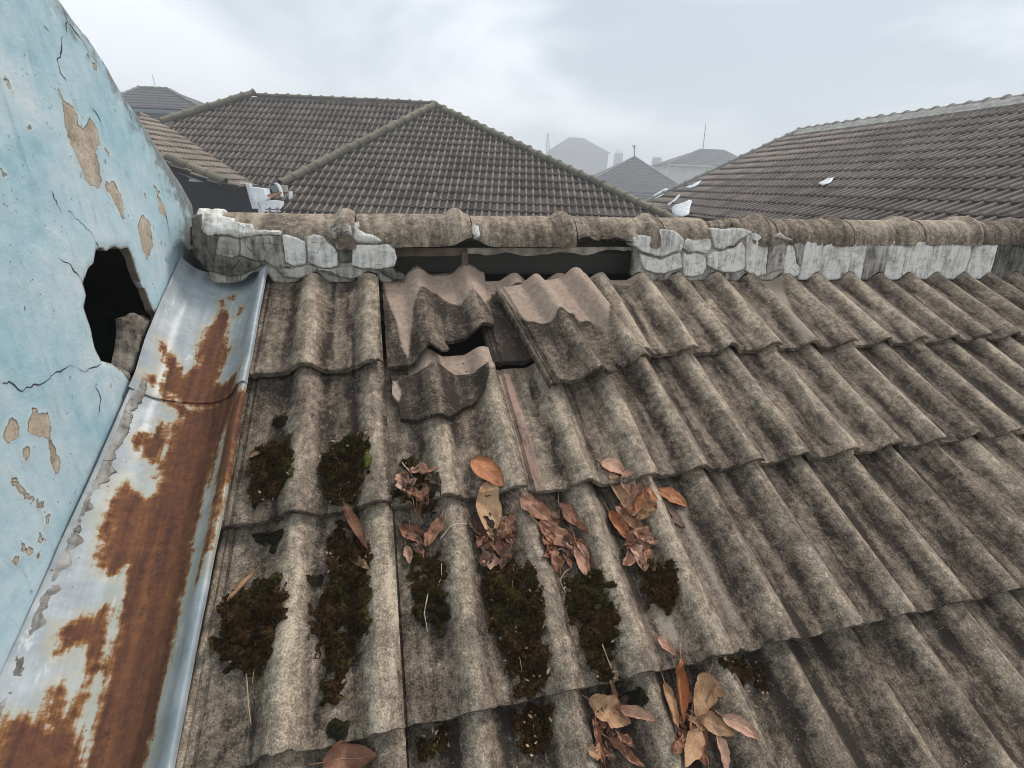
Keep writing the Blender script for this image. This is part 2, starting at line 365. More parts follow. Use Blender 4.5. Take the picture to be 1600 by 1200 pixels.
def add_tile(k, j, s0=-0.062, s1=None, du=0.0, dh=0.0, rot=0.0, dark=0.0, right=None):
    s1 = G if s1 is None else s1; NT[0] += 1; sd = NT[0]*13
    S = np.concatenate([np.linspace(s0, s1-0.012, 13), [s1-0.006, s1-0.002, s1]])
    ul = UL if right is None else UL*np.where(UL > 0, right/0.2962, 1)
    u, s = [a.ravel() for a in np.meshgrid(ul, S, indexing='ij')]
    h, p = top_h(u, s); fr = (s-s0)/(s1-s0)
    chip = np.maximum(0, fbm(u*45, u*0+sd, sd, 4)-0.30)*0.018+0.0022*fbm(u*60, u*0, sd+3, 3)
    s = s-chip*fr**8
    h = h-0.0025*np.clip((s-(s1-0.008))/0.008, 0, 1)+0.0011*fbm(u*30, s*30, sd+9, 3)
    P = np.stack([u+k*TW+du, s+j*G], 1); c = np.array([k*TW+0.15, j*G+0.2]); cr_, sr = math.cos(rot), math.sin(rot)
    P = (P-c)@np.array([[cr_, sr], [-sr, cr_]])+c
    th = (0.0155+0.002*fbm(u*40, s*3, sd+5, 2))*np.clip((0.306-u)/0.03, 0.5, 1)
    V = np.concatenate([rmap(P, h+dh), rmap(P, h+dh-th)])
    nu, ns = len(ul), len(S); n = nu*ns; q = grid(nu, ns); I = np.arange(n).reshape(nu, ns)
    Fc = [q[:, ::-1], q+n]
    for ring in (I[:, -1], I[::-1, 0], I[0, :], I[-1, ::-1]):
        Fc.append(np.stack([ring[:-1], ring[1:], ring[1:]+n, ring[:-1]+n], 1))
    Fc = np.concatenate(Fc)
    vec = np.stack([P[:, 0], P[:, 1], h], 1); vec = np.concatenate([vec, vec+[0, 0, -0.02]])
    p2 = np.clip(p-dark, -0.6, 1.2); tt = u/TW; alg = np.maximum.reduce([np.exp(-((tt-c_)/w_)**2) for c_, w_ in ((0.225, 0.055), (0.545, 0.06), (0.72, 0.05), (0.985, 0.03))])*(u > 0)  # bands at the roll feet: algae with flank shade painted in
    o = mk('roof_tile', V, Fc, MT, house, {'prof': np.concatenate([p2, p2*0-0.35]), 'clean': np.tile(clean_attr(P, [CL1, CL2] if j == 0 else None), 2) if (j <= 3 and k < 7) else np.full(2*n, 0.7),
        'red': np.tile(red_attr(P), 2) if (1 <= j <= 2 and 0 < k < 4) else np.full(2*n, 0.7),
        'algae_shade': np.concatenate([alg, alg*0]), 'grime': np.full(2*n, max(0.0, dark)), 'pale': np.tile(pale_attr(P), 2), 'pale_on': np.ones(2*n)}, vec=vec)
    return sharp(o, 50)
KMAX = [15, 13, 11, 9, 8, 7]
for j in range(6):
    for k in range(KMAX[j]):
        r_ = random.gauss(0, 0.0035); du = random.gauss(0, 0.0016); dh = random.gauss(0, 0.0012); dk = random.gauss(0, 0.10)
        s0 = -0.062
        if j == 0: s0 = 0.008+0.006*random.random()
        if (k, j) == (1, 0): continue
        if (k, j) == (2, 0): dk = 0.9; du = 0.004
        if (k, j) == (1, 1): add_tile(k, j, -0.062, du=-0.006, right=0.290, dh=-0.002); continue
        if (k, j) == (2, 1): add_tile(k, j, 0.006, du=0.004, s1=G+0.008, dh=0.004, rot=0.012); continue
        add_tile(k, j, s0, du=du, dh=dh, rot=r_, dark=dk)
# the broken tile of the top row: its right lower corner is gone
brk = pxpoly([(596, 424), (601, 500), (606, 577), (648, 573), (654, 565), (679, 543), (688, 534), (702, 533), (720, 530), (742, 524), (752, 516), (772, 511), (764, 470), (757, 412)], 0.0)
def from_top(P, s): h, p = top_h(P[:, 0]-TW, P[:, 1]); return h
V, Fc, P, sd = plate(brk, 0.0045, rmap, lambda P, s: from_top(P, s)+0.001*fbm(P[:, 0]*40, P[:, 1]*40, 4, 3), lambda P, s: from_top(P, s)-0.014, flip=True, jit=0.003, seed=5)
hh, pp = top_h(P[:, 0]-TW, P[:, 1]); half = len(P)//2; pp = np.where(np.arange(len(P)) < half, pp-0.12, -0.35)
sharp(mk('roof_tile', V, Fc, MT, house, {'prof': pp, 'clean': clean_attr(P, [CL1, CL2]), 'red': np.full(len(P), 0.7), 'grime': np.full(len(P), 0.55)}, vec=np.concatenate([P, hh[:, None]], 1), label='roof tile with its lower right corner broken off'), 50)

# loose pieces lying on the roof
frag = pxpoly([(608, 581), (644, 581), (666, 580), (672, 573), (683, 570), (698, 572), (711, 580), (742, 580), (763, 572), (763, 591), (760, 606), (740, 629), (720, 638), (700, 660), (677, 660), (625, 654), (622, 626), (611, 611), (612, 593)], 0.01)
def fr_top(P, s): return top_h(P[:, 0]-TW-0.0, P[:, 1]-G)[0]+0.017+0.0009*fbm(P[:, 0]*45, P[:, 1]*45, 8, 3)+0.03*np.clip(P[:, 1]-G-0.08, 0, 1)
V, Fc, P, sd = plate(frag, 0.004, rmap, fr_top, lambda P, s: fr_top(P, s)-0.0135, flip=True, jit=0.004, seed=11)
half = len(P)//2; pp = np.where(np.arange(len(P)) < half, top_h(P[:, 0]-TW, P[:, 1]-G)[1]-0.30, -0.3)
ok = np.full(len(P), 0.7); ok = 0.5+np.minimum(0.2, sdf(P, pxpoly([(606, 590), (620, 592), (626, 612), (622, 625), (608, 612)], 0.01)))
sharp(tag(mk('tile_fragment', V, Fc, MT, None, {'prof': pp, 'clean': ok, 'red': P[:, 0]*0+0.7, 'grime': P[:, 0]*0+0.6}, vec=np.concatenate([P, P[:, :1]*0], 1)), 'dark jagged fragment of broken roof tile lying below the broken tile of the top row', 'tile fragment'), 50)
shard = pxpoly([(655, 534), (666, 519), (680, 512), (693, 518), (703, 536), (690, 542), (678, 543)], 0.03)
def sh_top(P, s): return from_top(P, s)+0.005+0.10*(P[:, 1]-P[:, 1].min())*0.25-0.003*np.exp(s/0.006)+0.0015*fbm(P[:, 0]*90, P[:, 1]*90, 2, 3)
V, Fc, P, sd = plate(shard, 0.003, rmap, sh_top, lambda P, s: from_top(P, s)-0.004, flip=True, jit=0.003, seed=3)
sharp(tag(mk('tile_shard', V, Fc, MT, None, {'prof': P[:, 0]*0+0.25, 'clean': P[:, 0]*0+0.7, 'red': P[:, 0]*0+0.7}, vec=np.concatenate([P, P[:, :1]*0], 1)), 'small rounded shard cracked loose on the roll of the broken top tile', 'tile shard'), 50)
# the slipped tile
a = np.array(roof_uv(776, 444, 0.035)); b = np.array(roof_uv(861, 604, 0.045)); dv = b-a; Ls = np.linalg.norm(dv); dv /= Ls; du_ = np.array([dv[1], -dv[0]])
nu_, ns_ = len(UL), 40; S = np.linspace(0, Ls, ns_)
u, s = [x.ravel() for x in np.meshgrid(UL+0.028, S, indexing='ij')]
edge = np.maximum(0, fbm(u*45, u*0, 77, 4)-0.05)*0.03; s = s-edge*(s/Ls)**10
P = a+0.87*u[:, None]*du_+s[:, None]*dv
h, p = top_h(u-0.028, s*0); h = h+0.018; lip = np.where((s < 0.028), -0.004, 0.0)
h = h+0.027+lip+0.030*s/Ls+0.0010*fbm(u*40, s*40, 31, 3)+0.020*(u/0.33)
V = np.concatenate([rmap(P, h), rmap(P, h-0.0145)]); n = len(P); q = grid(nu_, ns_); I = np.arange(n).reshape(nu_, ns_)
Fc = [q[:, ::-1], q+n]
for ring in (I[:, -1], I[::-1, 0], I[0, :], I[-1, ::-1]): Fc.append(np.stack([ring[:-1], ring[1:], ring[1:]+n, ring[:-1]+n], 1))
cls = pxpoly([(780, 438), (925, 425), (940, 460), (952, 484), (944, 496), (943, 520), (950, 545), (935, 515), (918, 503), (905, 504), (896, 490), (880, 488), (868, 494), (862, 504), (846, 503), (822, 496), (803, 472)], 0.045)
p = p-0.12-0.5*np.clip((s-0.14)/0.05, 0, 1)*np.clip((0.30-s)/0.16, 0, 1)
sharp(tag(mk('loose_roof_tile', V, np.concatenate(Fc), MT, None, {'prof': np.concatenate([p, p*0-0.35]), 'clean': np.tile(0.5+np.clip(sdf(P, cls), -0.2, 0.2), 2), 'grime': np.tile(0.95*np.clip((s-0.12)/0.04, 0, 1)*np.clip((0.34-s)/0.16, 0.25, 1), 2), 'red': np.full(2*n, 0.7)},
    vec=np.concatenate([np.stack([P[:, 0], P[:, 1], h], 1)]*2)), 'slipped roof tile lying askew on the top row, pink clay above and dark grime below', 'roof tile'), 50)
# nail holes on the heads that lie open
nh = []
for x, y, hh in ((813, 452, 0.044), (882, 451, 0.05), (724, 565, -0.012), (729, 578, -0.012), (811, 575, -0.008), (815, 582, -0.008)):
    uv = roof_uv(x, y, hh); nh.append((x, y))
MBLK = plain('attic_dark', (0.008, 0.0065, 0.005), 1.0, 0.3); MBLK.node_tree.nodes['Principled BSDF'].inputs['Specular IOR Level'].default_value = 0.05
MWD = plain('old_wood', (0.13, 0.095, 0.07), 0.85, 0.5, 20, 0.002)
MWG = plain('grey_wood', (0.36, 0.30, 0.245), 0.8, 0.55, 26, 0.003)
hv = []
for (x, y, hh) in ((813, 452, 0.038), (882, 451, 0.044)):
    c = np.array(roof_uv(x, y, hh)); ring = np.array([[c[0]+0.0022*math.cos(t), c[1]+0.0022*math.sin(t)] for t in np.linspace(0, 2*math.pi, 9)[:-1]])
    hh2 = np.full(8, 0.0)
    ul = (c-a)@du_; sl = (c-a)@dv
    hs = top_h(np.array([ul-0.028]), np.array([0.0]))[0][0]+0.018+0.020-0.004+0.022*sl/Ls+0.006*ul/0.33+0.0012
    hv.append((rmap(ring, np.full(8, hs)), [tuple(range(7, -1, -1))]))
for V, Fc in hv: mk('nail_hole', V, Fc, MBLK, bpy.data.objects['loose_roof_tile'], smooth=False)
hv = []
for (x, y) in ((724, 565), (729, 578), (811, 574), (815, 581)):
    for _ in range(3):
        c = np.array(roof_uv(x, y, -0.012)); kk = math.floor((c[0]+0.004)/TW)
    h0 = top_h(np.array([c[0]-kk*TW]), np.array([c[1]-G]))[0][0]+0.0045
    ring = np.array([[c[0]+0.0024*math.cos(t), c[1]+0.0024*math.sin(t)] for t in np.linspace(0, 2*math.pi, 9)[:-1]])
    hv.append((rmap(ring, np.full(8, h0)), [tuple(range(7, -1, -1))]))
for V, Fc in hv: mk('nail_hole', V, Fc, MBLK, house, smooth=False)

# deck, battens, far slope, attic and house walls under the roof
def slab(pts, mat, name, parent, th=0.02):
    pts = np.array(pts, float); n = np.cross(pts[1]-pts[0], pts[2]-pts[0]); n /= np.linalg.norm(n); k = len(pts)
    V = np.concatenate([pts, pts-n*th]); Fc = [tuple(range(k)), tuple(range(2*k-1, k-1, -1))]+[(i, i+k, (i+1) % k+k, (i+1) % k) for i in range(k)]
    return mk(name, V, Fc, mat, parent, smooth=False)
def rp(u, v, h): return u*EX+v*D+h*N
XL, XR = -0.27, 5.2
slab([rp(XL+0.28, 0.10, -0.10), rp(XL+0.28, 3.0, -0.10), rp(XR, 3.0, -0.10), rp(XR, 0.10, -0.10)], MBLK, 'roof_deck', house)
for j in range(6):
    V, f = box((0, 0, 0), (XR-0.02, 0.035, 0.022)); R = np.stack([EX, D, N], 1)
    mk('batten', V@R.T+rp((XR+0.02)/2, j*G+0.05, -0.056), f, MWD, house, smooth=False)
slab([(XL, 0.17, 0.05), (XR, 0.17, 0.05), (XR, 2.6, -1.25), (XL, 2.6, -1.25)], plain('far_slope', (0.15, 0.13, 0.11)), 'back_slope', house)
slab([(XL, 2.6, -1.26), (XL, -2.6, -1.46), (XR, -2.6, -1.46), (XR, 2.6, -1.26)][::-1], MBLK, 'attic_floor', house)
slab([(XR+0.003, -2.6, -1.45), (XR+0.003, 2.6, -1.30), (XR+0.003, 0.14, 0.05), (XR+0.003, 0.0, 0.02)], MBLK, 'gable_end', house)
MPL = plain('house_plaster', (0.5, 0.48, 0.44), 0.9, 0.2, 2)
V, f = box(((XL+XR)/2+0.3, -0.05, (GROUND-1.55)/2), (XR-XL-1.0, 4.4, -1.55-GROUND)); mk('wall', V, f, MPL, house, smooth=False)

# ------------------------------------------------------------------ ridge
RY, RZ0, RR = 0.083, 0.078, 0.085
def ridge_z(x): return RZ0+0.017*(x-0.2)
def ridge_xa(px, py, r):
    """Where the line of sight through a pixel meets the ridge barrel: x and angle from the front."""
    d = ray(px, py); x = 0.5
    for _ in range(6):
        zc = ridge_z(x); o = np.array([CAM[1]-RY, CAM[2]-zc]); dd = d[1:]; A = dd@dd; Bq = o@dd; Cq = o@o-r*r; disc = Bq*Bq-A*Cq
        t = (-Bq-math.sqrt(max(disc, 0)))/A; x = CAM[0]+t*d[0]
    p = CAM+t*d; return x, math.atan2(p[2]-ridge_z(x), -(p[1]-RY))
def bmap(P, h):                                 # (x, arc) on the barrel to the world
    a_ = P[:, 1]/RR; r = RR+np.asarray(h); return np.stack([P[:, 0], RY-r*np.cos(a_), ridge_z(P[:, 0])+r*np.sin(a_)], 1)
def xr(px): return ridge_xa(px, 352, RR)[0]
cuts = [(299, 556, 540), (556, 737, 715), (737, 900, 884), (900, 1037, 1020), (1037, 1106, None), (1147, 1212, 1195), (1212, 1331, 1310), (1331, 1441, 1418), (1441, 1530, 1514), (1530, 1612, 1596)]
xs = [(xr(a_), xr(b_), None if c_ is None else xr(c_)) for a_, b_, c_ in cuts]
for i in range(6):
    x0 = xs[-1][1]; xs.append((x0, x0+0.36, x0+0.335))
for i, (x0, x1, xc) in enumerate(xs):
    X = np.linspace(x0+0.002, x1-0.002, max(8, int((x1-x0)/0.007))); A = np.linspace(-0.06, math.pi+0.06, 34)
    x, a_ = [q.ravel() for q in np.meshgrid(X, A, indexing='ij')]
    bulge = 0 if xc is None else 0.017*np.exp(-np.abs((x-xc)/0.024)**3)
    if i == 8: bulge = 0.020*np.exp(-np.abs((x-xc-0.02)/0.02)**4)
    jit = 0.010*fbm(x*22, x*0, 40+i, 4)*np.exp(-np.minimum(a_+0.06, math.pi+0.06-a_)/0.25)
    if i in (1, 2, 3): jit = jit-0.006*np.exp(-(a_+0.06)/0.3)*0
    r = RR+bulge+0.0022*fbm(x*25, a_*3, 60+i, 4)+random.gauss(0, 0.001)
    aa = a_+jit*6
    if i == 2: aa = np.where(a_ < 0.7, np.maximum(aa, 0.30*np.exp(-((x-x0)/0.04)**2)-0.06), aa)
    if i == 3: aa = np.where(a_ < 0.7, np.maximum(aa, 0.34*np.exp(-((x-x0-0.02)/0.16)**4)-0.06+0.2*fbm(x*30, x*0, 5, 3)), aa)
    if i == 1: aa = np.where(a_ < 0.7, np.maximum(aa, 0.30*np.exp(-((x-x1)/0.05)**2)-0.06), aa)
    tilt = random.gauss(0, 0.002)
    def cyl(rad): return np.stack([x, RY-rad*np.cos(aa), ridge_z(x)+rad*np.sin(aa)+tilt*(x-x0)/(x1-x0)], 1)
    n = len(x); nu, nv = len(X), len(A); q = grid(nu, nv); I = np.arange(n).reshape(nu, nv)
    V = np.concatenate([cyl(r), cyl(r-0.016)]); Fc = [q, q[:, ::-1]+n]
    for ring in (I[:, -1], I[::-1, 0], I[0, :], I[-1, ::-1]): Fc.append(np.stack([ring[1:], ring[:-1], ring[:-1]+n, ring[1:]+n], 1))
    vec = np.stack([x, a_*RR, x*0], 1)
    pr = 0.45+0.35*np.sin(np.clip(a_, 0, math.pi))
    if i == 9 or i > 9: pr = pr-0.1
    sharp(mk('ridge_tile', V, np.concatenate(Fc), MR, house, {'prof': np.concatenate([pr, pr*0-0.2]), 'clean': np.full(2*n, 0.7), 'red': np.full(2*n, 0.7)}, vec=np.concatenate([vec, vec])), 50)
# the two split caps over the broken mortar
def cap_piece(pts, name='ridge_tile', mat=MR, top=0.004, back=-0.012, jit=0.003, seed=1, cell=0.004, label=None, bev=0.006, rough=0.002):
    poly = [(lambda r: (r[0], r[1]*RR))(ridge_xa(x, y, RR+top)) for x, y in pts]
    V, Fc, P, sd = plate(poly, cell, bmap, lambda P, s: top-bev*np.exp(s/bev*1.6)+rough*fbm(P[:, 0]*60, P[:, 1]*60, seed, 4), lambda P, s: P[:, 0]*0+back, jit=jit, seed=seed)
    n = len(P)
    return sharp(mk(name, V, Fc, mat, house, {'prof': P[:, 0]*0+0.6, 'clean': P[:, 0]*0+0.7, 'red': P[:, 0]*0+0.7, 'edge': sd}, vec=np.concatenate([P, P[:, :1]*0], 1), label=label), 50)
def pz(L, s, ox, oy): return [(ox+x*s, oy+y*s) for x, y in L]
cap_piece([(1100, 344), (1118, 341.5), (1138, 341.5), (1144, 346), (1141, 354), (1120, 357), (1108, 352)], seed=21)
cap_piece(pz([(640, 118), (665, 118), (700, 185), (705, 250), (640, 268), (600, 272), (560, 200), (560, 118)], 0.2, 970, 320), top=0.001, seed=22)
# mortar bed: front plane with traced cracks between the chunks
MYF = -0.006
def mmap(P, h): return np.stack([P[:, 0], MYF-np.asarray(h)+0.10*(P[:, 1]-0.02), P[:, 1]], 1)
nM = np.array([0, -1.0, 0.10]); nM /= np.linalg.norm(nM)
def mort_uv(px, py): p = hit(px, py, (0, MYF-0.002, 0), nM); return p[0], p[2]
nchunk = [0]
def chunk(pts, mat, th=0.045, seed=0, cell=0.003, bulge=0.004, px=True, label=None):
    nchunk[0] += 1; seed = nchunk[0]*7
    poly = [mort_uv(*p) for p in pts] if px else pts
    V, Fc, P, sd = plate(poly, cell, mmap, lambda P, s: bulge-0.0035*np.exp(s/0.0012)+0.0035*fbm(P[:, 0]*28, P[:, 1]*28, seed, 3)+0.0014*fbm(P[:, 0]*120, P[:, 1]*120, seed+1, 3),
                         lambda P, s: P[:, 0]*0-th, jit=0.0024, seed=seed, grow=0.0020)
    return sharp(mk('mortar_chunk', V, Fc, mat, house, {'edge': sd}, vec=np.concatenate([P, P[:, :1]*0], 1), label=label), 55)
RZ = lambda L: pz(L, 0.2, 970, 320)
LZ = lambda L: pz(L, 0.21875, 290, 300)
chunk(RZ([(90, 265), (120, 243), (180, 243), (232, 252), (250, 218), (320, 192), (400, 202), (440, 230), (475, 262), (478, 290), (458, 352), (380, 370), (310, 403), (240, 386), (150, 357), (95, 310)]), MMW, bulge=0.012)
chunk(RZ([(492, 277), (520, 264), (560, 277), (620, 272), (690, 267), (706, 300), (688, 348), (658, 378), (600, 357), (530, 371), (486, 340)]), MMW)
chunk(RZ([(150, 383), (200, 398), (250, 416), (305, 434), (382, 400), (460, 376), (470, 420), (478, 490), (390, 515), (330, 535), (260, 530), (180, 500), (160, 450)]), MMW)
chunk(RZ([(477, 374), (520, 396), (580, 380), (640, 399), (656, 420), (661, 480), (640, 540), (560, 558), (500, 553), (483, 480), (473, 420)]), MMW)
chunk(RZ([(700, 188), (740, 188), (800, 198), (900, 188), (960, 193), (1015, 214), (960, 246), (925, 262), (897, 287), (878, 316), (828, 316), (790, 341), (730, 336), (720, 300), (710, 240)]), MMW, bulge=0.007)
chunk(RZ([(680, 402), (722, 366), (782, 370), (850, 346), (892, 340), (914, 304), (958, 270), (964, 300), (967, 450), (957, 500), (880, 525), (790, 520), (720, 500), (682, 470)]), MMW)
chunk(RZ([(978, 238), (1050, 222), (1100, 257), (1148, 282), (1142, 400), (1127, 538), (1060, 558), (1010, 540), (978, 510), (972, 300)]), MMW)
chunk(RZ([(1162, 287), (1240, 277), (1278, 292), (1286, 312), (1271, 400), (1261, 500), (1200, 515), (1140, 538), (1154, 400)]), MMG)
chunk(RZ([(1292, 312), (1336, 304), (1357, 380), (1367, 450), (1396, 490), (1388, 540), (1330, 568), (1272, 555), (1269, 470), (1284, 380)]), MMW)
chunk(RZ([(1344, 304), (1400, 292), (1438, 332), (1423, 400), (1400, 478), (1378, 450), (1368, 370)]), MMG)
chunk([(301, 342), (310, 336), (314, 348), (317, 372), (332, 405), (352, 430), (322, 420), (304, 398)], MMD, th=0.09)
chunk(LZ([(100, 292), (190, 310), (236, 320), (211, 430), (206, 518), (150, 400), (110, 340)]), MMD)
chunk(LZ([(236, 322), (382, 332), (382, 448), (350, 468), (232, 452), (220, 430)]), MMG)
chunk(LZ([(217, 445), (350, 477), (390, 464), (480, 499), (575, 507), (500, 550), (430, 580), (320, 600), (260, 570), (212, 518)]), MMD)
chunk(LZ([(393, 342), (540, 314), (548, 400), (570, 440), (560, 492), (520, 492), (462, 472), (395, 448)]), MMG)
chunk(LZ([(549, 314), (677, 317), (682, 400), (700, 460), (709, 508), (750, 527), (700, 543), (640, 538), (600, 510), (568, 490), (574, 440)]), MMG)
chunk(LZ([(694, 309), (780, 324), (852, 354), (857, 430), (857, 508), (780, 525), (720, 500), (709, 440)]), MMW)
chunk(LZ([(874, 322), (920, 308), (985, 322), (1008, 347), (1058, 402), (1086, 440), (1081, 518), (1040, 538), (960, 533), (900, 513), (874, 490)]), MMW)
chunk(LZ([(1022, 348), (1100, 318), (1150, 328), (1186, 372), (1186, 410), (1176, 498), (1102, 498), (1094, 430), (1054, 390)]), MMD)
chunk(LZ([(1199, 378), (1300, 383), (1450, 378), (1490, 412), (1503, 470), (1488, 528), (1380, 548), (1270, 543), (1192, 518), (1189, 450)]), MMW)
chunk(LZ([(650, 549), (750, 553), (880, 524), (945, 547), (880, 598), (790, 610), (700, 598)]), MMG, bulge=0.010)
chunk(LZ([(952, 551), (1050, 549), (1180, 534), (1288, 562), (1258, 598), (1190, 616), (1092, 598), (1042, 567)]), MMG, bulge=0.010)
chunk(LZ([(1390, 558), (1480, 548), (1500, 580), (1560, 600), (1550, 620), (1480, 618), (1420, 590)]), MMD, bulge=0.010)
# the long run of mortar to the right, split by near-vertical cracks
xa = mort_uv(1100+490/3.2, 400)[0]; k = 0
x = xa
while x < 5.0:
    w_ = random.choice([0.07, 0.09, 0.11, 0.14, 0.17]); x1 = x+w_; nb = 14
    bx = np.linspace(x1-0.0008, x+0.0008, nb)
    bot = [(q, roof_h(q, 0.02)*math.cos(TH)-0.02*math.sin(TH)+0.006+0.003*random.random()) for q in bx]
    topz = ridge_z(x)+0.008
    e0 = 0.0035*random.random(); poly = [(x+0.0006, topz-0.035), (x+0.002-e0, topz-0.02), (x+0.001+0.005*random.random(), topz+0.008*random.random()), ((x+x1)/2, topz+0.006*random.random()), (x1-0.002-0.004*random.random(), topz+0.008*random.random())]+bot
    dkx = x > 2.75
    chunk(poly, MMD if dkx else (MMW if random.random() < 0.72 else MMG), px=False, cell=0.0045, bulge=0.003+0.003*random.random())
    x = x1; k += 1
for x0_, x1_ in ((mort_uv(322, 400)[0], mort_uv(612, 400)[0]), (mort_uv(992, 400)[0], 5.0)):
    bx = np.linspace(x1_, x0_, int((x1_-x0_)/0.012)+3); zb_ = np.array([roof_h(q_, 0.02)*math.cos(TH)-0.02*math.sin(TH)+0.004 for q_ in bx])
    poly = [(x0_, ridge_z(x0_)+0.012), (x1_, ridge_z(x1_)+0.012)]+list(zip(bx, zb_))
    V, Fc, P, sd = plate(poly, 0.006, mmap, lambda P, s_: P[:, 0]*0-0.005+0.003*fbm(P[:, 0]*40, P[:, 1]*40, 8, 4), lambda P, s_: P[:, 0]*0-0.03, jit=0.003, seed=51)
    mk('mortar_bed', V, Fc, MMG, house, {'edge': sd-0.02}, vec=np.concatenate([P, P[:, :1]*0], 1))
# pale smears on the barrel itself
cap_piece(LZ([(100, 62), (190, 62), (240, 77), (305, 97), (262, 132), (268, 162), (355, 182), (345, 207), (475, 218), (482, 268), (560, 262), (680, 268), (676, 300), (560, 297), (390, 325), (290, 302), (160, 300), (95, 260), (66, 200), (84, 120)]), 'mortar_chunk', MMW, 0.010, -0.004, 0.006, 31, rough=0.007)
cap_piece(LZ([(1040, 268), (1090, 224), (1140, 208), (1183, 232), (1187, 308), (1120, 293), (1062, 333), (1042, 318)]), 'mortar_chunk', MMG, 0.022, -0.004, 0.003, 32, rough=0.004)
cap_piece(LZ([(1197, 212), (1240, 203), (1240, 260), (1280, 290), (1340, 300), (1400, 340), (1408, 365), (1300, 365), (1230, 365), (1184, 340)]), 'mortar_chunk', MMW, 0.007, -0.004, 0.003, 33, rough=0.003)
cap_piece([(737, 348), (748, 352), (751, 368), (745, 372), (738, 365)], 'mortar_chunk', MMW, 0.004, -0.004, 0.002, 34)
cap_piece(RZ([(1190, 250), (1250, 205), (1300, 250), (1350, 268), (1350, 290), (1300, 285), (1270, 265)]), 'mortar_chunk', MMG, 0.008, -0.004, 0.002, 35)
# boards under the open stretch of ridge, and the bed behind it
def plank(p0, p1, hgt, th, mat, name='ridge_board', seed=0, rag=0.0):
    n_ = 30; t = np.linspace(0, 1, n_); p0 = np.array(p0); p1 = np.array(p1); c = p0+(p1-p0)*t[:, None]
    lo = hgt*(1-rag*np.maximum(0, fbm(t*9, t*0, seed, 4)+0.25))
    V = np.concatenate([c, c+[0, th, 0], c-np.stack([t*0, t*0, lo], 1), c-np.stack([t*0, t*0-th, lo], 1)])
    Fc = []
    for i in range(n_-1):
        a_, b_, c_, d_ = i, i+n_, i+2*n_, i+3*n_
        Fc += [(a_, b_, b_+1, a_+1)[::-1], (a_, a_+1, c_+1, c_)[::-1], (c_, c_+1, d_+1, d_)[::-1], (b_, d_, d_+1, b_+1)[::-1]]
    for i in (0, n_-1): Fc.append((i, i+n_, i+3*n_, i+2*n_))
    return mk(name, V, Fc, mat, house, smooth=False)
pa = lambda x, y, Y: hit(x, y, (0, Y, 0), np.array([0, 1.0, 0]))
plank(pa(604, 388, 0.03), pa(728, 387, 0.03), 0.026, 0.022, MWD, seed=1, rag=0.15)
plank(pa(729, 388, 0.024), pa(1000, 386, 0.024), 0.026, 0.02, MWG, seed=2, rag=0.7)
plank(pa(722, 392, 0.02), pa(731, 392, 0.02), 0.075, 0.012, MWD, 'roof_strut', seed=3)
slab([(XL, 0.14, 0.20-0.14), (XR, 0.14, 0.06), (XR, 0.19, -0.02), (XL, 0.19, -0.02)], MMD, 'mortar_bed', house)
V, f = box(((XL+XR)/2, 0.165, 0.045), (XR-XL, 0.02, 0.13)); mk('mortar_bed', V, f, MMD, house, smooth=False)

# ------------------------------------------------------------------ the blue wall
WP0 = np.array([-0.232, 0.1, 0]); WD = np.array([0.053, 1.0, 0]); WD /= np.linalg.norm(WD); WN = np.array([WD[1], -WD[0], 0])
def wuv(px, py): p = hit(px, py, WP0, WN); return (p-WP0)@WD, p[2]
edge_px = [(95, 0), (122, 36), (150, 72), (172, 106), (190, 140), (210, 170), (230, 200), (247, 228), (262, 252), (278, 278), (292, 300), (303, 320), (306, 345), (303, 392)]
eg = np.array([wuv(*p) for p in edge_px])
print('wall edge', eg.round(3).tolist())
ymax = eg[:, 0].max()
top_y = eg[::-1, 0]; top_z = eg[::-1, 1]
WY0 = -2.4
base_z = lambda y: -(0.1+y)*0-0.12+np.minimum(0, (y+0.1))*0.55*1.0
def wmap(P, h): return WP0+P[:, :1]*WD+P[:, 1:2]*np.array([0, 0, 1.0])+np.asarray(h)[:, None]*WN
slope = (eg[0, 1]-eg[3, 1])/(eg[0, 0]-eg[3, 0])
fary = WY0; farz = eg[0, 1]+slope*(WY0-eg[0, 0])*0.35
hole = [wuv(*p) for p in [(152, 390), (160, 387), (168, 391), (180, 386), (190, 389), (200, 385), (206, 397), (215, 425), (230, 455), (240, 485), (250, 495), (246, 510), (238, 540), (222, 575), (218, 602), (205, 592), (190, 577), (175, 567), (160, 563), (150, 540), (146, 520), (140, 500), (134, 480), (137, 462), (132, 443), (138, 422), (148, 412)]]
wall = thing('blue_wall', 'pale blue plastered wall with peeling paint and a broken black hole', 'wall', (-0.33, -1.0, GROUND))
yy0 = -1.25
outline = [(yy0, -1.1), (0.02, -0.6)] + [(eg[-1, 0], -0.5)] + [tuple(p) for p in eg[::-1]] + [(yy0, eg[0, 1]+slope*(yy0-eg[0, 0])*0.5)]
def wfront(P, s):
    e = np.minimum(0, sdf(P, outline)); r = 0.045
    return -0.006*np.clip(1+e/0.02, 0, 1)**2 + 0.0025*fbm(P[:, 0]*9, P[:, 1]*9, 3, 4)+0.0008*fbm(P[:, 0]*50, P[:, 1]*50, 13, 3) - np.where(np.abs(sdf(P, hole)) < 0.012, 0.003*(1-np.abs(sdf(P, hole))/0.012), 0)
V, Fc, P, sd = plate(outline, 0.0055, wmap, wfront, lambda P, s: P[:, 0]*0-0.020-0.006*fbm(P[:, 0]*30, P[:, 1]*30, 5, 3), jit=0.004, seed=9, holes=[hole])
hcen = np.mean(hole, 0); hole2 = [tuple(hcen+(np.array(q)-hcen)*1.35) for q in hole]
out2 = [tuple(p) for p in outline]
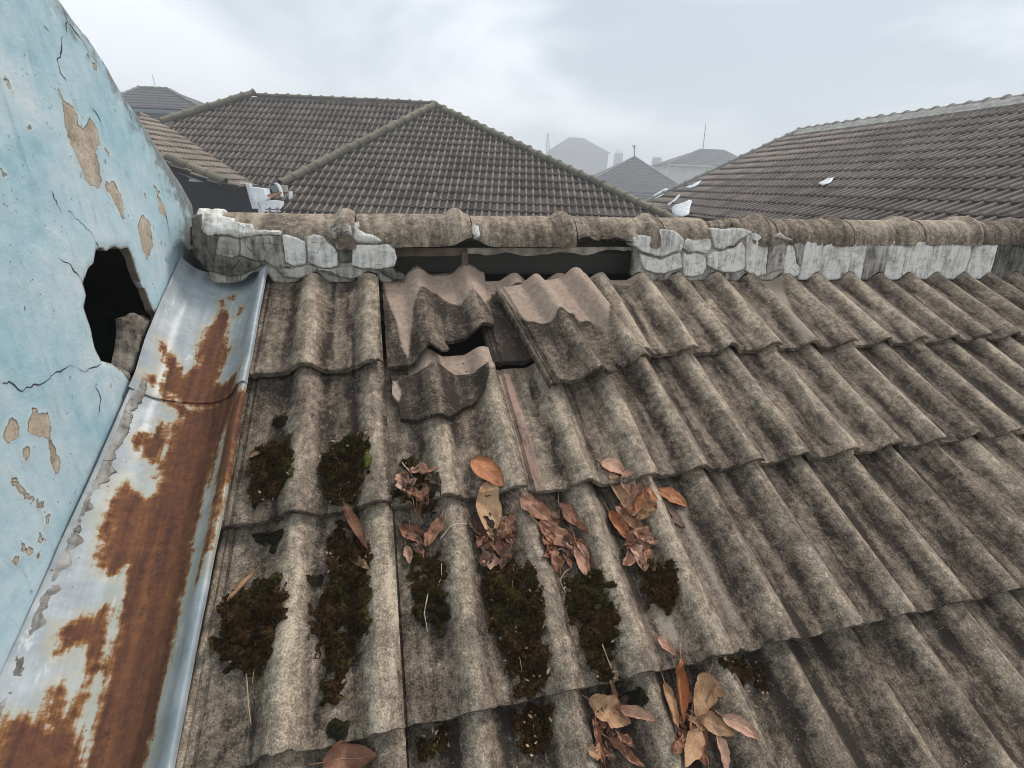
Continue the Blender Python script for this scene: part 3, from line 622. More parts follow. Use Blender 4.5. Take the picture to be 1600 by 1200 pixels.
Vc, Fcc, Pc, sdc = plate(out2, 0.02, wmap, lambda P, s: P[:, 0]*0-0.028, lambda P, s: P[:, 0]*0-0.14, jit=0.004, seed=19, holes=[hole2])
CORE = (Vc, Fcc)
R6 = lambda L: [wuv(x*0.425, 600+y*0.425) for x, y in L]
PX = lambda L: [wuv(*p) for p in L]
peels = [PX([(88, 137), (100, 160), (112, 165), (122, 185), (118, 195), (130, 200), (140, 185), (152, 200), (155, 225), (148, 235), (152, 250), (160, 280), (155, 293), (140, 290), (130, 270), (118, 240), (105, 215), (100, 190), (98, 165)]),
    PX([(166, 282), (180, 285), (190, 310), (193, 345), (185, 330), (175, 310), (165, 295)]),
    R6([(122, 88), (150, 108), (175, 115), (185, 150), (180, 190), (190, 220), (205, 255), (225, 275), (213, 328), (190, 305), (187, 275), (185, 230), (170, 200), (130, 190), (107, 175)]),
    R6([(45, 132), (62, 150), (65, 190), (30, 215), (22, 200), (28, 165)]), R6([(100, 225), (130, 225), (118, 250), (105, 282), (85, 280), (82, 245)]),
    R6([(25, 300), (45, 330), (70, 360), (90, 390), (130, 420), (165, 440), (155, 455), (110, 425), (75, 405), (50, 360)]), R6([(170, 475), (188, 478), (182, 515), (168, 520)]),
    R6([(70, 570), (85, 590), (125, 615), (110, 632), (85, 615)]), R6([(150, 550), (165, 575), (150, 590), (142, 572)]), R6([(45, 640), (65, 635), (60, 655)]), R6([(140, 615), (150, 625), (143, 645), (133, 640)]),
    PX([(222, 335), (235, 350), (238, 385), (230, 410), (222, 385), (216, 355)]), PX([(246, 300), (258, 325), (262, 345), (250, 330)]), PX([(0, 100), (10, 118), (20, 143), (14, 140), (4, 122)]),
    PX([(160, 224), (168, 235), (170, 242), (163, 236)]), PX([(0, 265), (8, 273), (2, 277)]), PX([(144, 95), (152, 105), (152, 112), (146, 106)]), PX([(42, 195), (49, 200), (46, 202)]), PX([(240, 287), (250, 300), (247, 303)]), PX([(225, 300), (229, 305), (227, 315)])]
cracks = [PX(q) for q in [[(0, 597), (15, 597), (35, 610), (45, 605), (60, 600), (80, 588), (110, 570), (130, 580), (145, 575), (157, 568)], [(107, 328), (118, 340), (130, 350), (145, 370), (155, 388)],
    [(90, 405), (110, 415), (122, 430), (133, 443)], [(95, 8), (103, 35), (102, 50), (96, 60), (95, 80), (91, 95), (94, 112), (103, 125)], [(103, 35), (120, 52), (138, 80)], [(80, 298), (88, 315), (96, 330)],
    [(148, 600), (158, 625), (152, 650)], [(66, 38), (75, 50)], [(258, 330), (262, 350), (266, 375)], [(140, 165), (155, 185), (160, 200)]]]
half = len(P)//2; Pf = P[:half]
pe = np.full(half, 0.3)
for q in peels: pe = np.minimum(pe, sdf(Pf, q))
ck = np.full(half, 0.3)
for q in cracks: ck = np.minimum(ck, dline(Pf, q))
rim = np.abs(sdf(Pf, [tuple(p) for p in eg[::-1]]+[(-3, 3), (-3, 9), (3, 9), (3, -1)]))-0.05*np.clip((0.42-Pf[:, 1])/0.3, 0, 1)
hd = np.abs(sdf(Pf, hole))
pad = lambda a_, v: np.concatenate([a_, np.full(half, v)])
k = M('blue_plaster', 0.62, 0.35); v = k.attr('tuv', True)
n1 = k.noise(v, 4.5, 6, 0.6, 0.5); n2 = k.noise(v, 26, 6, 0.62, 0.3); n3 = k.noise(v, 130, 4, 0.6); st = k.noise(k.scale(v, (34, 7, 1)), 1, 5, 0.62, 0.6)
f = k.math('ADD', k.math('MULTIPLY', n1, 0.62), k.math('ADD', k.math('MULTIPLY', n2, 0.2), k.math('MULTIPLY', st, 0.26)))
col = k.ramp(f, [(0.36, (0.25, 0.46, 0.56)), (0.47, (0.39, 0.58, 0.655)), (0.58, (0.52, 0.67, 0.72)), (0.70, (0.67, 0.75, 0.77))])
grime = k.math('MULTIPLY', k.step(k.noise(k.scale(v, (26, 4.5, 1)), 1.0, 6, 0.65, 0.8), 0.57, 0.74), 0.5)
col = k.mix(grime, col, (0.27, 0.31, 0.325))
ri = k.step(k.math('ADD', k.attr('rim'), k.math('MULTIPLY', k.math('SUBTRACT', k.noise(v, 22, 5, 0.65), 0.5), 0.22)), 0.055, -0.01)
col = k.mix(k.math('MULTIPLY', ri, 0.85), col, k.mix(n2, (0.09, 0.08, 0.062), (0.26, 0.25, 0.225)))
pe_ = k.math('ADD', k.attr('peel'), k.math('ADD', k.math('MULTIPLY', k.math('SUBTRACT', n2, 0.5), 0.030), k.math('MULTIPLY', k.math('SUBTRACT', n3, 0.5), 0.014)))
# many small chips
chip = k.math('MULTIPLY', k.step(k.voro(k.scale(k.vadd(v, k.math('MULTIPLY', n2, 0.002)), (1, 0.55, 1)), 42), 0.15, 0.11), k.step(k.noise(v, 7, 3), 0.52, 0.6))
chip2 = k.math('MULTIPLY', k.step(k.voro(k.scale(k.vadd(v, 2.1), (1, 0.6, 1)), 95), 0.14, 0.09), k.step(k.noise(k.vadd(v, 5.5), 9, 3), 0.53, 0.6))
halo = k.step(pe_, 0.010, 0.001); col = k.mix(k.math('MULTIPLY', halo, 0.5), col, (0.62, 0.67, 0.66))
bare = k.ramp(k.math('ADD', k.math('MULTIPLY', k.noise(v, 30, 6, 0.65), 0.7), k.math('MULTIPLY', n3, 0.3)), [(0.33, (0.26, 0.21, 0.155)), (0.5, (0.48, 0.40, 0.30)), (0.66, (0.70, 0.61, 0.49))])
pm = k.step(pe_, 0.0007, -0.0007)
col = k.mix(pm, col, bare)
col = k.mix(k.math('MULTIPLY', k.math('MAXIMUM', chip, chip2), 0.6), col, (0.16, 0.17, 0.175))
cw = k.math('ADD', k.attr('crack'), k.math('MULTIPLY', k.math('SUBTRACT', n3, 0.5), 0.006))
cm = k.math('MULTIPLY', k.step(cw, 0.0036, 0.0012), k.step(k.noise(v, 17, 3), 0.30, 0.46)); cm = k.step(k.attr('crack'), 0.012, 0.0); col = k.mix(k.math('MULTIPLY', cm, 0.12), col, (0.30, 0.36, 0.39))
ho = k.step(k.math('ADD', k.attr('hole'), k.math('MULTIPLY', k.math('SUBTRACT', n2, 0.5), 0.012)), 0.004, 0.0005); col = k.mix(k.math('MULTIPLY', ho, 0.85), col, (0.34, 0.31, 0.26))
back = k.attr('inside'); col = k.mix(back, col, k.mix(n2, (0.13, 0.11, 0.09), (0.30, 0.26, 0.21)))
edge_lift = k.step(k.math('ABSOLUTE', k.math('SUBTRACT', pe_, 0.003)), 0.005, 0.0)
hgt = k.math('ADD', k.math('MULTIPLY', pm, -1.0), k.math('MULTIPLY', edge_lift, 0.12))
hgt = k.math('ADD', hgt, k.math('MULTIPLY', k.math('MAXIMUM', chip, chip2), -0.6))
MBW = k.done(col, k.bump(n3, 0.0012, 0.7, k.bump(k.math('ADD', hgt, k.math('MULTIPLY', n2, 0.30)), 0.004, 1.0)))
sharp(mk('plaster', V, Fc, MBW, wall, {'peel': pad(pe, 0.3), 'crack': pad(ck, 0.3), 'rim': pad(rim, 0.0), 'hole': pad(hd, 0.3), 'inside': pad((hd < 0.0012)*1.0, 1.0)}, vec=np.concatenate([P, P[:, :1]*0], 1)), 45)
MCK = plain('crack_dark', (0.055, 0.06, 0.065), 0.95, 0.4, 60)
for ci, q in enumerate(cracks):
    q = np.array(q); t = np.linspace(0, len(q)-1, 14*(len(q)-1)); c2 = np.stack([np.interp(t, range(len(q)), q[:, i]) for i in (0, 1)], 1)
    c2 = c2+0.005*np.stack([fbm(t*2.2, t*0, ci, 4), fbm(t*2.2, t*0, ci+40, 4)], 1); tg = np.gradient(c2, axis=0); tg /= np.linalg.norm(tg, axis=1, keepdims=True); pn = np.stack([-tg[:, 1], tg[:, 0]], 1)
    wd_ = 0.00075*np.clip(0.9+1.6*fbm(t*1.3, t*0, ci+9, 3), 0.12, 2.0)*np.minimum(1, np.minimum(t, t[-1]-t)*3+0.1)
    L_ = np.concatenate([c2-pn*wd_[:, None], c2+pn*wd_[:, None]]); n_ = len(t)
    mk('crack', wmap(L_, wfront(L_, None)+0.0006), [(i, i+1, i+1+n_, i+n_) for i in range(n_-1)], MCK, wall, smooth=False)
# the rest of the wall towards and past the viewer, and down to the ground
zt = outline[-1][1]
def wpt(y, z, h): return WP0+y*WD+np.array([0, 0, z])+h*WN
att0 = {'peel': np.full(8, 0.3), 'crack': np.full(8, 0.3), 'rim': np.full(8, 0.3), 'hole': np.full(8, 0.3), 'inside': np.zeros(8)}
def wbox(y0, y1, z0, z1a, z1b, h0, h1, name):
    V = [wpt(y0, z0, h0), wpt(y1, z0, h0), wpt(y1, z1b, h0), wpt(y0, z1a, h0), wpt(y0, z0, h1), wpt(y1, z0, h1), wpt(y1, z1b, h1), wpt(y0, z1a, h1)]
    f = [(3, 2, 1, 0), (4, 5, 6, 7), (0, 1, 5, 4), (2, 3, 7, 6), (1, 2, 6, 5), (0, 4, 7, 3)]
    return mk(name, V, f, MBW, wall, att0, smooth=False, vec=[(q@WD, q[2], 0) for q in V])
wbox(-4.2, yy0-0.001, GROUND, zt, zt, -0.14, -0.001, 'plaster')
wbox(yy0+0.001, eg[-1, 0]-0.02, GROUND, -1.12, -0.62, -0.14, -0.004, 'plaster')
# masonry behind the hole: a dark hollow with brick and broken render at its lower right
MBK = plain('old_brick', (0.034, 0.027, 0.023), 0.95, 0.5, 40, 0.004)
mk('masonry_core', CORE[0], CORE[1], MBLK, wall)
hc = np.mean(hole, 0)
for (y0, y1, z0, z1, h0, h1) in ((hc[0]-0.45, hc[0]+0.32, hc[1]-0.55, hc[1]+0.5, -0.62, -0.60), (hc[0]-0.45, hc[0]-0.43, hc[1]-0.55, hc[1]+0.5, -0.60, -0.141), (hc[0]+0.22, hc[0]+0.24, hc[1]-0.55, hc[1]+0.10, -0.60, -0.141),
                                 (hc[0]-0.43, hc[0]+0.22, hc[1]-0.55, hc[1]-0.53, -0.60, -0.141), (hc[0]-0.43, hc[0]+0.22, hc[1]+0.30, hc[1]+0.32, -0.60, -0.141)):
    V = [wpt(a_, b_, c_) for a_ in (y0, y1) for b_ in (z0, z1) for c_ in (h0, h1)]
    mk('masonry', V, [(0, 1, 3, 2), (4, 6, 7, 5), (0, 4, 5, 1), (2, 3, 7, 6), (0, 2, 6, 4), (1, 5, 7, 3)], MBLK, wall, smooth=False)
def wrock(pts, mat, name, f0, b0, seed, rough=0.012, cell=0.005):
    poly = PX(pts)
    V, Fc, P, sd = plate(poly, cell, wmap, lambda P, s: f0-0.014*np.exp(s/0.008)+rough*fbm(P[:, 0]*30, P[:, 1]*30, seed, 5), lambda P, s: P[:, 0]*0+b0, jit=0.006, seed=seed)
    return sharp(mk(name, V, Fc, mat, wall, {'edge': sd-0.02}, vec=V), 60)
MRB = mortar_mat('broken_render', (0.34, 0.30, 0.25), (0.045, 0.036, 0.028), 0.36)
wrock([(206, 498), (224, 490), (246, 494), (250, 500), (242, 530), (232, 552), (224, 575), (210, 594), (196, 578), (203, 552), (207, 522)], MRB, 'broken_render', -0.010, -0.032, 3, 0.014)
wrock([(184, 571), (200, 577), (215, 590), (222, 602), (214, 622), (198, 600)], MRB, 'broken_render', 0.003, -0.022, 7, 0.006)
# crumbling cement fillet where wall and gutter meet
base = [(303, 388), (285, 430), (260, 488), (240, 540), (226, 590), (205, 640), (180, 700), (150, 770), (110, 858), (60, 975), (20, 1065), (-60, 1245), (-130, 1400)]
bl = np.array([roof_uv(x, y, 0.0) for x, y in base])
MFI = mortar_mat('fillet', (0.47, 0.44, 0.405), (0.07, 0.06, 0.05), 0.42)
sel = bl[bl[:, 1] > 0.30]; wd_ = np.interp(sel[:, 1], [0.30, 0.5, 1.2], [0.008, 0.013, 0.018])
fpoly = [(u_-0.016, v_) for u_, v_ in sel]+[(u_+w_*0.55, v_) for (u_, v_), w_ in list(zip(sel, wd_*0.6))[::-1]]
V, Fc, P, sd = plate(fpoly, 0.0034, rmap, lambda P, s_: 0.008-0.7*np.maximum(0, P[:, 0]-np.interp(P[:, 1], bl[:, 1], bl[:, 0])+0.006)+0.0035*fbm(P[:, 0]*90, P[:, 1]*70, 5, 5)-0.004*np.exp(s_/0.002), lambda P, s_: P[:, 0]*0-0.016, flip=True, jit=0.013, seed=41)
sharp(mk('cement_fillet', V, Fc, MFI, wall, {'edge': sd}, vec=np.concatenate([P, P[:, :1]*0], 1)), 60)

# ------------------------------------------------------------------ valley gutter
k = M('rusty_zinc', 0.5, 0.5); v = k.attr('tuv', True)
n1 = k.noise(v, 18, 6, 0.62); n2 = k.noise(v, 75, 6, 0.65); n3 = k.noise(v, 300, 3, 0.6); st = k.noise(k.scale(v, (60, 5, 1)), 1, 5, 0.6, 0.3)
base_c = k.ramp(k.math('ADD', k.math('MULTIPLY', n1, 0.6), k.math('MULTIPLY', st, 0.4)), [(0.33, (0.25, 0.285, 0.31)), (0.5, (0.37, 0.405, 0.425)), (0.66, (0.53, 0.555, 0.56))])
base_c = k.mix(k.math('MULTIPLY', k.step(k.noise(k.scale(k.vadd(v, 4.0), (30, 9, 1)), 1.0, 5, 0.7, 0.5), 0.60, 0.68), 0.6), base_c, (0.74, 0.75, 0.74))
base_c = k.mix(k.math('MULTIPLY', k.step(k.noise(k.vadd(v, 9.0), 24, 5, 0.7), 0.58, 0.72), 0.45), base_c, (0.24, 0.25, 0.27))
r_ = k.math('ADD', k.attr('rust'), k.math('ADD', k.math('MULTIPLY', k.math('SUBTRACT', n1, 0.5), 0.034), k.math('ADD', k.math('MULTIPLY', k.math('SUBTRACT', n2, 0.5), 0.032), k.math('MULTIPLY', k.math('SUBTRACT', st, 0.5), 0.040))))
rust_in = k.ramp(k.math('ADD', k.math('MULTIPLY', n2, 0.35), k.math('ADD', k.math('MULTIPLY', st, 0.5), k.math('MULTIPLY', n1, 0.2))), [(0.36, (0.045, 0.019, 0.012)), (0.5, (0.120, 0.043, 0.021)), (0.63, (0.20, 0.078, 0.030)), (0.72, (0.30, 0.14, 0.05))])
halo = k.step(r_, 0.024, 0.0); col = k.mix(k.math('MULTIPLY', halo, 0.55), base_c, (0.50, 0.44, 0.27))
rim_ = k.step(r_, 0.006, -0.003); col = k.mix(rim_, col, k.mix(n2, (0.22, 0.085, 0.025), (0.40, 0.18, 0.045)))
core = k.step(r_, 0.002, -0.010); col = k.mix(core, col, rust_in)
spk = k.math('MULTIPLY', k.step(k.voro(v, 60), 0.13, 0.08), k.step(k.noise(k.vadd(v, 2.0), 10, 2), 0.54, 0.6)); col = k.mix(k.math('MULTIPLY', spk, 0.8), col, (0.16, 0.06, 0.025))
dk = k.step(k.math('ADD', k.attr('streak'), k.math('MULTIPLY', k.math('SUBTRACT', n2, 0.5), 0.03)), 0.006, -0.002); col = k.mix(k.math('MULTIPLY', dk, 0.75), col, (0.03, 0.018, 0.012))
MGU = k.done(col, k.bump(k.math('ADD', k.math('MULTIPLY', n2, k.math('MULTIPLY_ADD', core, 0.7, 0.15)), k.math('MULTIPLY', n1, 0.5)), 0.0025), k.math('MULTIPLY_ADD', rim_, 0.42, 0.40))
gutter = thing('valley_gutter', 'rusted sheet metal valley gutter running down between the blue wall and the tiles', 'gutter', rp(-0.14, 0.6, -0.08))
GX = np.array([-0.262, -0.250, -0.236, -0.215, -0.19, -0.165, -0.14, -0.118, -0.098, -0.08, -0.064, -0.050, -0.040, -0.033, -0.028, -0.022, -0.016, -0.011, -0.008, -0.006, -0.0055])
GH = np.array([0.016, 0.004, -0.006, -0.020, -0.033, -0.043, -0.050, -0.054, -0.055, -0.052, -0.045, -0.034, -0.022, -0.010, 0.001, 0.009, 0.014, 0.0165, 0.0155, 0.012, 0.004])
from_px = lambda L, h=-0.04: [roof_uv(x, y, h) for x, y in L]
RUST = [from_px([(347, 465), (356, 490), (354, 520), (348, 560), (338, 590), (350, 598), (372, 588), (384, 592), (365, 615), (330, 632), (290, 630), (255, 614), (236, 602), (250, 598), (262, 605), (258, 590), (268, 585), (262, 560), (258, 548), (270, 556), (284, 575), (290, 585), (300, 575), (308, 570), (310, 545), (322, 510), (335, 500), (340, 480)]),
    from_px([(240, 608), (300, 636), (345, 624), (378, 606), (375, 640), (360, 660), (345, 690), (335, 730), (318, 790), (300, 850), (285, 930), (270, 1000), (250, 1080), (225, 1200), (190, 1400), (60, 1400), (130, 1200), (150, 1120), (160, 1060), (175, 1000), (190, 950), (195, 880), (170, 905), (160, 890), (162, 850), (175, 800), (190, 770), (205, 750), (215, 775), (235, 770), (240, 760), (238, 740), (250, 745), (245, 720), (262, 700), (268, 680), (270, 660), (285, 650)]),
    from_px([(212, 690), (230, 680), (245, 695), (250, 660), (258, 665), (250, 700), (245, 722), (225, 717)]),
    from_px([(108, 985), (150, 960), (165, 948), (162, 1000), (150, 1040), (140, 1060), (120, 1130), (100, 1150), (115, 1100), (130, 1060), (135, 1010), (120, 1000), (100, 1032)]),
    from_px([(-60, 1400), (0, 1200), (20, 1160), (35, 1120), (50, 1125), (65, 1130), (80, 1140), (85, 1110), (90, 1070), (105, 1060), (110, 1080), (105, 1110), (120, 1130), (125, 1160), (120, 1200), (60, 1400)]),
    from_px([(350, 640), (366, 622), (384, 606), (384, 640), (366, 720), (345, 800), (326, 860), (306, 905), (302, 900), (316, 850), (334, 750)], 0.01), from_px([(374, 475), (379, 478), (372, 495), (368, 492)]), from_px([(357, 462), (366, 455), (366, 459), (360, 466)]), from_px([(356, 540), (360, 538), (358, 548)])]
STREAK = [from_px(q, -0.054) for q in ([(253, 848), (247, 870), (244, 890), (241, 905)], [(250, 850), (246, 865)], [(238, 915), (232, 930)], [(225, 950), (222, 960)], [(173, 1130), (168, 1160), (160, 1190)])]
def gshift(v_): return -0.017*v_
def gutter_sheet(v0, v1, dh, seed, curve=0.0):
    ns = int((v1-v0)/0.007); S = np.linspace(v0, v1, ns); xs_ = np.interp(np.linspace(0, len(GX)-1, 64), range(len(GX)), GX); hs_ = np.interp(np.linspace(0, len(GX)-1, 64), range(len(GX)), GH)
    u, v_ = [q.ravel() for q in np.meshgrid(xs_, S, indexing='ij')]; h = np.repeat(hs_, ns)+dh
    h = h+0.0030*fbm(u*8, v_*5, seed, 3)+0.0008*fbm(u*40, v_*25, seed+4, 2)
    u2 = u+gshift(v_)+np.where(u > -0.03, 0.003*fbm(v_*6, v_*0, seed+8, 3), 0); w0 = np.clip((-0.2-u)/0.06, 0, 1)
    wl = np.interp(v_, bl[:, 1], bl[:, 0]); u2 = u2+w0*((wl-0.012)-(GX[0]+gshift(v_)))
    if v0 < 0.02: h = h+0.03*np.clip((0.06-v_)/0.10, 0, 1)**2*0
    P = np.stack([u2, v_], 1); th = 0.0016
    V = np.concatenate([rmap(P, h), rmap(P, h-th)]); n = len(P); q = grid(64, ns); I = np.arange(n).reshape(64, ns); Fc = [q[:, ::-1], q+n]
    for ring in (I[:, -1], I[::-1, 0], I[0, :], I[-1, ::-1]): Fc.append(np.stack([ring[:-1], ring[1:], ring[1:]+n, ring[:-1]+n], 1))
    ru = np.full(n, 0.3)
    for r in RUST: ru = np.minimum(ru, sdf(P, r))
    sk = np.full(n, 0.3)
    for s_ in STREAK: sk = np.minimum(sk, dline(P, s_))
    return mk('gutter_sheet', V, np.concatenate(Fc), MGU, gutter, {'rust': np.tile(ru, 2), 'streak': np.tile(sk, 2)}, vec=np.concatenate([np.stack([P[:, 0], P[:, 1], h*0], 1)]*2))
vj = roof_uv(310, 629, -0.05)[1]
gutter_sheet(-0.05, vj, 0.004, 3)
gutter_sheet(vj-0.12, 2.4, -0.001, 6)

# ------------------------------------------------------------------ neighbouring houses
EH = RM[:, 0].copy(); EH[2] = 0; EH /= np.linalg.norm(EH); HH = np.array([-EH[1], EH[0], 0]); UZ = np.array([0, 0, 1.0])
def in_view(p, mgn=40):
    x, y, z = proj(p); return z > 0 and -mgn < x < 1600+mgn and -mgn < y < 1200+mgn
TA = np.linspace(0, 0.30, 13)
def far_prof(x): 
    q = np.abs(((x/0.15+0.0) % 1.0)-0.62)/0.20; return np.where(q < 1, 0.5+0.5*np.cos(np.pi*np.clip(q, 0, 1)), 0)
FG = 0.335
def tile_verts(a0, b0, rng=None):
    """Rolled tile at (a0, b0) of a face: head row, nose row and the lip below it."""
    p = far_prof(TA); A = []; Bv = []; Hv = []
    for b_, dh in ((b0-0.02, -0.006), (b0+FG*0.5, 0.012), (b0+FG, 0.031), (b0+FG+0.001, 0.003)):
        A.append(a0+TA); Bv.append(TA*0+b_); Hv.append(0.042*p+dh)
    A = np.concatenate(A); Bv = np.concatenate(Bv); Hv = np.concatenate(Hv)
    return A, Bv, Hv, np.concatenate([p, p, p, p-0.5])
TF = [(r*13+i+13, r*13+i+14, r*13+i+1, r*13+i) for r in range(3) for i in range(12)]
def tiled_face(parent, O, e, s, poly3, mat, nmax=300, lean=0.0, pick=None):
    e = e/np.linalg.norm(e); s = s/np.linalg.norm(s); n = np.cross(s, e)
    if n[2] < 0: n = -n
    flip = np.dot(np.cross(e, s), n) > 0
    poly = np.array([((q-O)@e, (q-O)@s) for q in poly3]); bmin, bmax = poly[:, 1].min(), poly[:, 1].max()
    def arange_(b):
        b = np.clip(b, bmin+1e-4, bmax-1e-4); lo = np.full(len(b), 1e9); hi = np.full(len(b), -1e9)
        for p, q in zip(poly, np.roll(poly, -1, 0)):
            if abs(q[1]-p[1]) < 1e-9: continue
            t = (b-p[1])/(q[1]-p[1]); okk = (t >= 0) & (t <= 1); x = p[0]+t*(q[0]-p[0])
            lo = np.where(okk, np.minimum(lo, x), lo); hi = np.where(okk, np.maximum(hi, x), hi)
        return lo, hi
    tiles = []
    b = bmin
    while b < bmax-0.05:
        lo, hi = arange_(np.array([b+0.01, b+FG])); lo_, hi_ = lo.min(), hi.max()
        for ai in range(int(math.floor(lo_/0.30)), int(math.ceil(hi_/0.30))):
            a0 = ai*0.30; A, Bv, Hv, pr = tile_verts(a0, b); l2, h2 = arange_(Bv); A2 = np.clip(A, l2, np.maximum(l2, h2)); Bv = np.minimum(Bv, bmax)
            if A2.max()-A2.min() < 0.03: continue
            W = O+A2[:, None]*e+Bv[:, None]*s+(Hv+random.gauss(0, 0.0025))[:, None]*n
            full = np.allclose(A2, A) and b+FG < bmax-0.002; c = W.mean(0)
            tiles.append((np.linalg.norm(c-CAM) if in_view(c) else 1e6+np.linalg.norm(c-CAM), W, full, pr, c, A-a0, Bv-b, (a0, b)))
        b += FG
    tiles.sort(key=lambda t: t[0]); fc = [q[::-1] for q in TF] if flip else TF
    shared = None
    for i, (d, W, full, pr, c, ta, tb, ab) in enumerate(tiles[:nmax]):
        if full and shared is not None:
            o = bpy.data.objects.new('roof_tile', shared[0]); C.objects.link(o); o.parent = parent; o.location = (W[:13].mean(0)-shared[1]-origin(parent)).tolist(); continue
        o = mk('roof_tile', W, fc, mat, parent, {'prof': pr, 'rnd': pr*0}, vec=np.stack([ta, tb, pr*0], 1))
        sharp(o, 50)
        if full: shared = (o.data, W[:13].mean(0)-origin(o))
    rest = tiles[nmax:]
    if rest:
        V = np.concatenate([t[1] for t in rest]); Fc = [tuple(x+52*i for x in q) for i in range(len(rest)) for q in fc]
        mk('roof_tile', V, Fc, mat, parent, {'prof': np.concatenate([t[3] for t in rest]), 'rnd': np.repeat(RNG.random(len(rest)), 52)}, kind='stuff',
           vec=np.concatenate([np.stack([t[5], t[6], t[3]*0], 1) for t in rest]))
    dk = [q-0.03*n for q in poly3]; v = np.array(dk+[q-0.03*n for q in dk]); k_ = len(dk)
    mk('roof_deck', v, [tuple(range(k_)), tuple(range(2*k_-1, k_-1, -1))]+[(i, i+k_, (i+1) % k_+k_, (i+1) % k_) for i in range(k_)], MBLK, parent, smooth=False)
    return len(tiles)
CAPM = {}
def cap_run(parent, P, Q, mat, r=0.085, step=0.33, up=UZ, lift=0.0, parts=True):
    P = np.asarray(P, float); Q = np.asarray(Q, float); L = np.linalg.norm(Q-P); x = (Q-P)/L; y = np.cross(up, x); y /= np.linalg.norm(y); z = np.cross(x, y)
    key = (mat.name, r)
    if key not in CAPM:
        X = np.array([-0.19, -0.08, 0.06, 0.10, 0.125, 0.15, 0.178, 0.182]); rb = np.array([0, 0, 0, 0.004, 0.022, 0.030, 0.028, -0.006]); A = np.linspace(-0.15, math.pi+0.15, 11)
        V = np.array([[xx, (r+bb)*math.cos(a_), (r+bb)*math.sin(a_)] for xx, bb in zip(X, rb) for a_ in A]); me = bpy.data.meshes.new('ridge_tile')
        me.from_pydata(V.tolist(), [], [tuple(int(i) for i in q) for q in grid(len(X), len(A))[:, ::-1]]); me.polygons.foreach_set('use_smooth', [True]*len(me.polygons)); me.materials.append(mat)
        for nm, val in (('prof', V[:, 2]/r*0.8), ('rnd', V[:, 0]*0)): me.attributes.new(nm, 'FLOAT', 'POINT').data.foreach_set('value', val.astype(np.float32))
        me.attributes.new('tuv', 'FLOAT_VECTOR', 'POINT').data.foreach_set('vector', V.astype(np.float32).ravel()); me.update(); CAPM[key] = me
    n = max(1, int(round(L/step)))
    for i in range(n):
        c = P+x*(i+0.5)*L/n+z*lift+UZ*random.gauss(0, 0.004); o = bpy.data.objects.new('ridge_tile', CAPM[key]); C.objects.link(o); o.parent = parent
        mm = Matrix.Identity(4); sc_ = L/n/0.345
        for r_i in range(3): mm[r_i][0] = x[r_i]*sc_; mm[r_i][1] = y[r_i]; mm[r_i][2] = z[r_i]; mm[r_i][3] = c[r_i]-origin(parent)[r_i]
        o.matrix_local = mm
MWH = plain('white_board', (0.72, 0.74, 0.76), 0.6, 0.12, 6)
MDK = plain('dark_panel', (0.013, 0.015, 0.022), 0.9, 0.35, 3); MDK.node_tree.nodes['Principled BSDF'].inputs['Specular IOR Level'].default_value = 0.15
MBR = plain('brown_board', (0.33, 0.17, 0.10), 0.8, 0.3, 9)
MGY = plain('grey_render', (0.20, 0.205, 0.21), 0.85, 0.15, 2)
MBL = plain('bluegrey_wall', (0.165, 0.195, 0.225), 0.8, 0.12, 1.5)
MCREAM = plain('cream_wall', (0.55, 0.55, 0.53), 0.8, 0.12, 1)
MBAND = plain('mortar_band', (0.30, 0.29, 0.265), 0.9, 0.5, 7, 0.01)
def extr(name, pts, dirv, mat, parent):
    pts = np.array(pts, float); V = np.concatenate([pts, pts+np.asarray(dirv)]); k_ = len(pts)
    return mk(name, V, [tuple(range(k_)), tuple(range(2*k_-1, k_-1, -1))]+[(i, i+k_, (i+1) % k_+k_, (i+1) % k_) for i in range(k_)], mat, parent, smooth=False)
def pitch_dirs(p, h=HH):
    s = -h*math.cos(p)-UZ*math.sin(p); n = -h*math.sin(p)+UZ*math.cos(p); return s, n
# ---- the hip-roofed house beyond the ridge
A_ = at_depth(681, 168, 13.6); sW, nW = pitch_dirs(math.radians(27)); hW = lambda x, y: hit(x, y, A_, nW)
WL, WR = hW(440, 292), hW(1022, 333); BL = WL; BR = A_+(WR-A_)*1.3
BL2 = WL+sW*((BR-A_)@sW-(WL-A_)@sW)
base_c_ = (BL+BR)/2+HH*4; lh = thing('hip_roofed_house', 'house with a moss-edged hip roof of grey-brown tiles straight beyond the near ridge', 'house', (base_c_[0], base_c_[1], GROUND))
print('W depth', (BL-CAM)@RM[:, 2], 'A h', A_[2]-CAM[2])
P1 = at_depth(668, 163, 14.6); sM, nM_ = pitch_dirs(math.radians(33)); hM = lambda x, y: hit(x, y, P1, nM_)
nt_ = tiled_face(lh, A_, EH, sW, [A_, BR, BL2, WL], MFL, 150)
mp_ = [hM(400, 150), hM(676, 163), hM(620, 240), hM(500, 306), hM(405, 300), hM(256, 196)]
nt2 = tiled_face(lh, hM(400, 150), EH, sM, mp_, MFL, 130)
V1, V2 = hM(254, 194), hM(404, 295); nV = np.cross(V2-V1, HH); nV /= np.linalg.norm(nV); nV = nV if nV[2] > 0 else -nV; hV = lambda x, y: hit(x, y, V1, nV)
sV = np.cross(HH, nV); sV = sV if sV[2] < 0 else -sV
nt3 = tiled_face(lh, V1, HH, sV, [V1, V2, hV(352, 293), hV(262, 258), hV(235, 244), hV(205, 200), hV(220, 177)], MFL, 20)
print('tiles left', nt_, nt2, nt3)
cap_run(lh, WL+(A_-WL)*0.005, A_, MFC, lift=0.045, r=0.11); cap_run(lh, A_, BR, MFC, lift=0.03, r=0.10); cap_run(lh, hM(400, 150), hM(676, 163), MFC, lift=0.0)
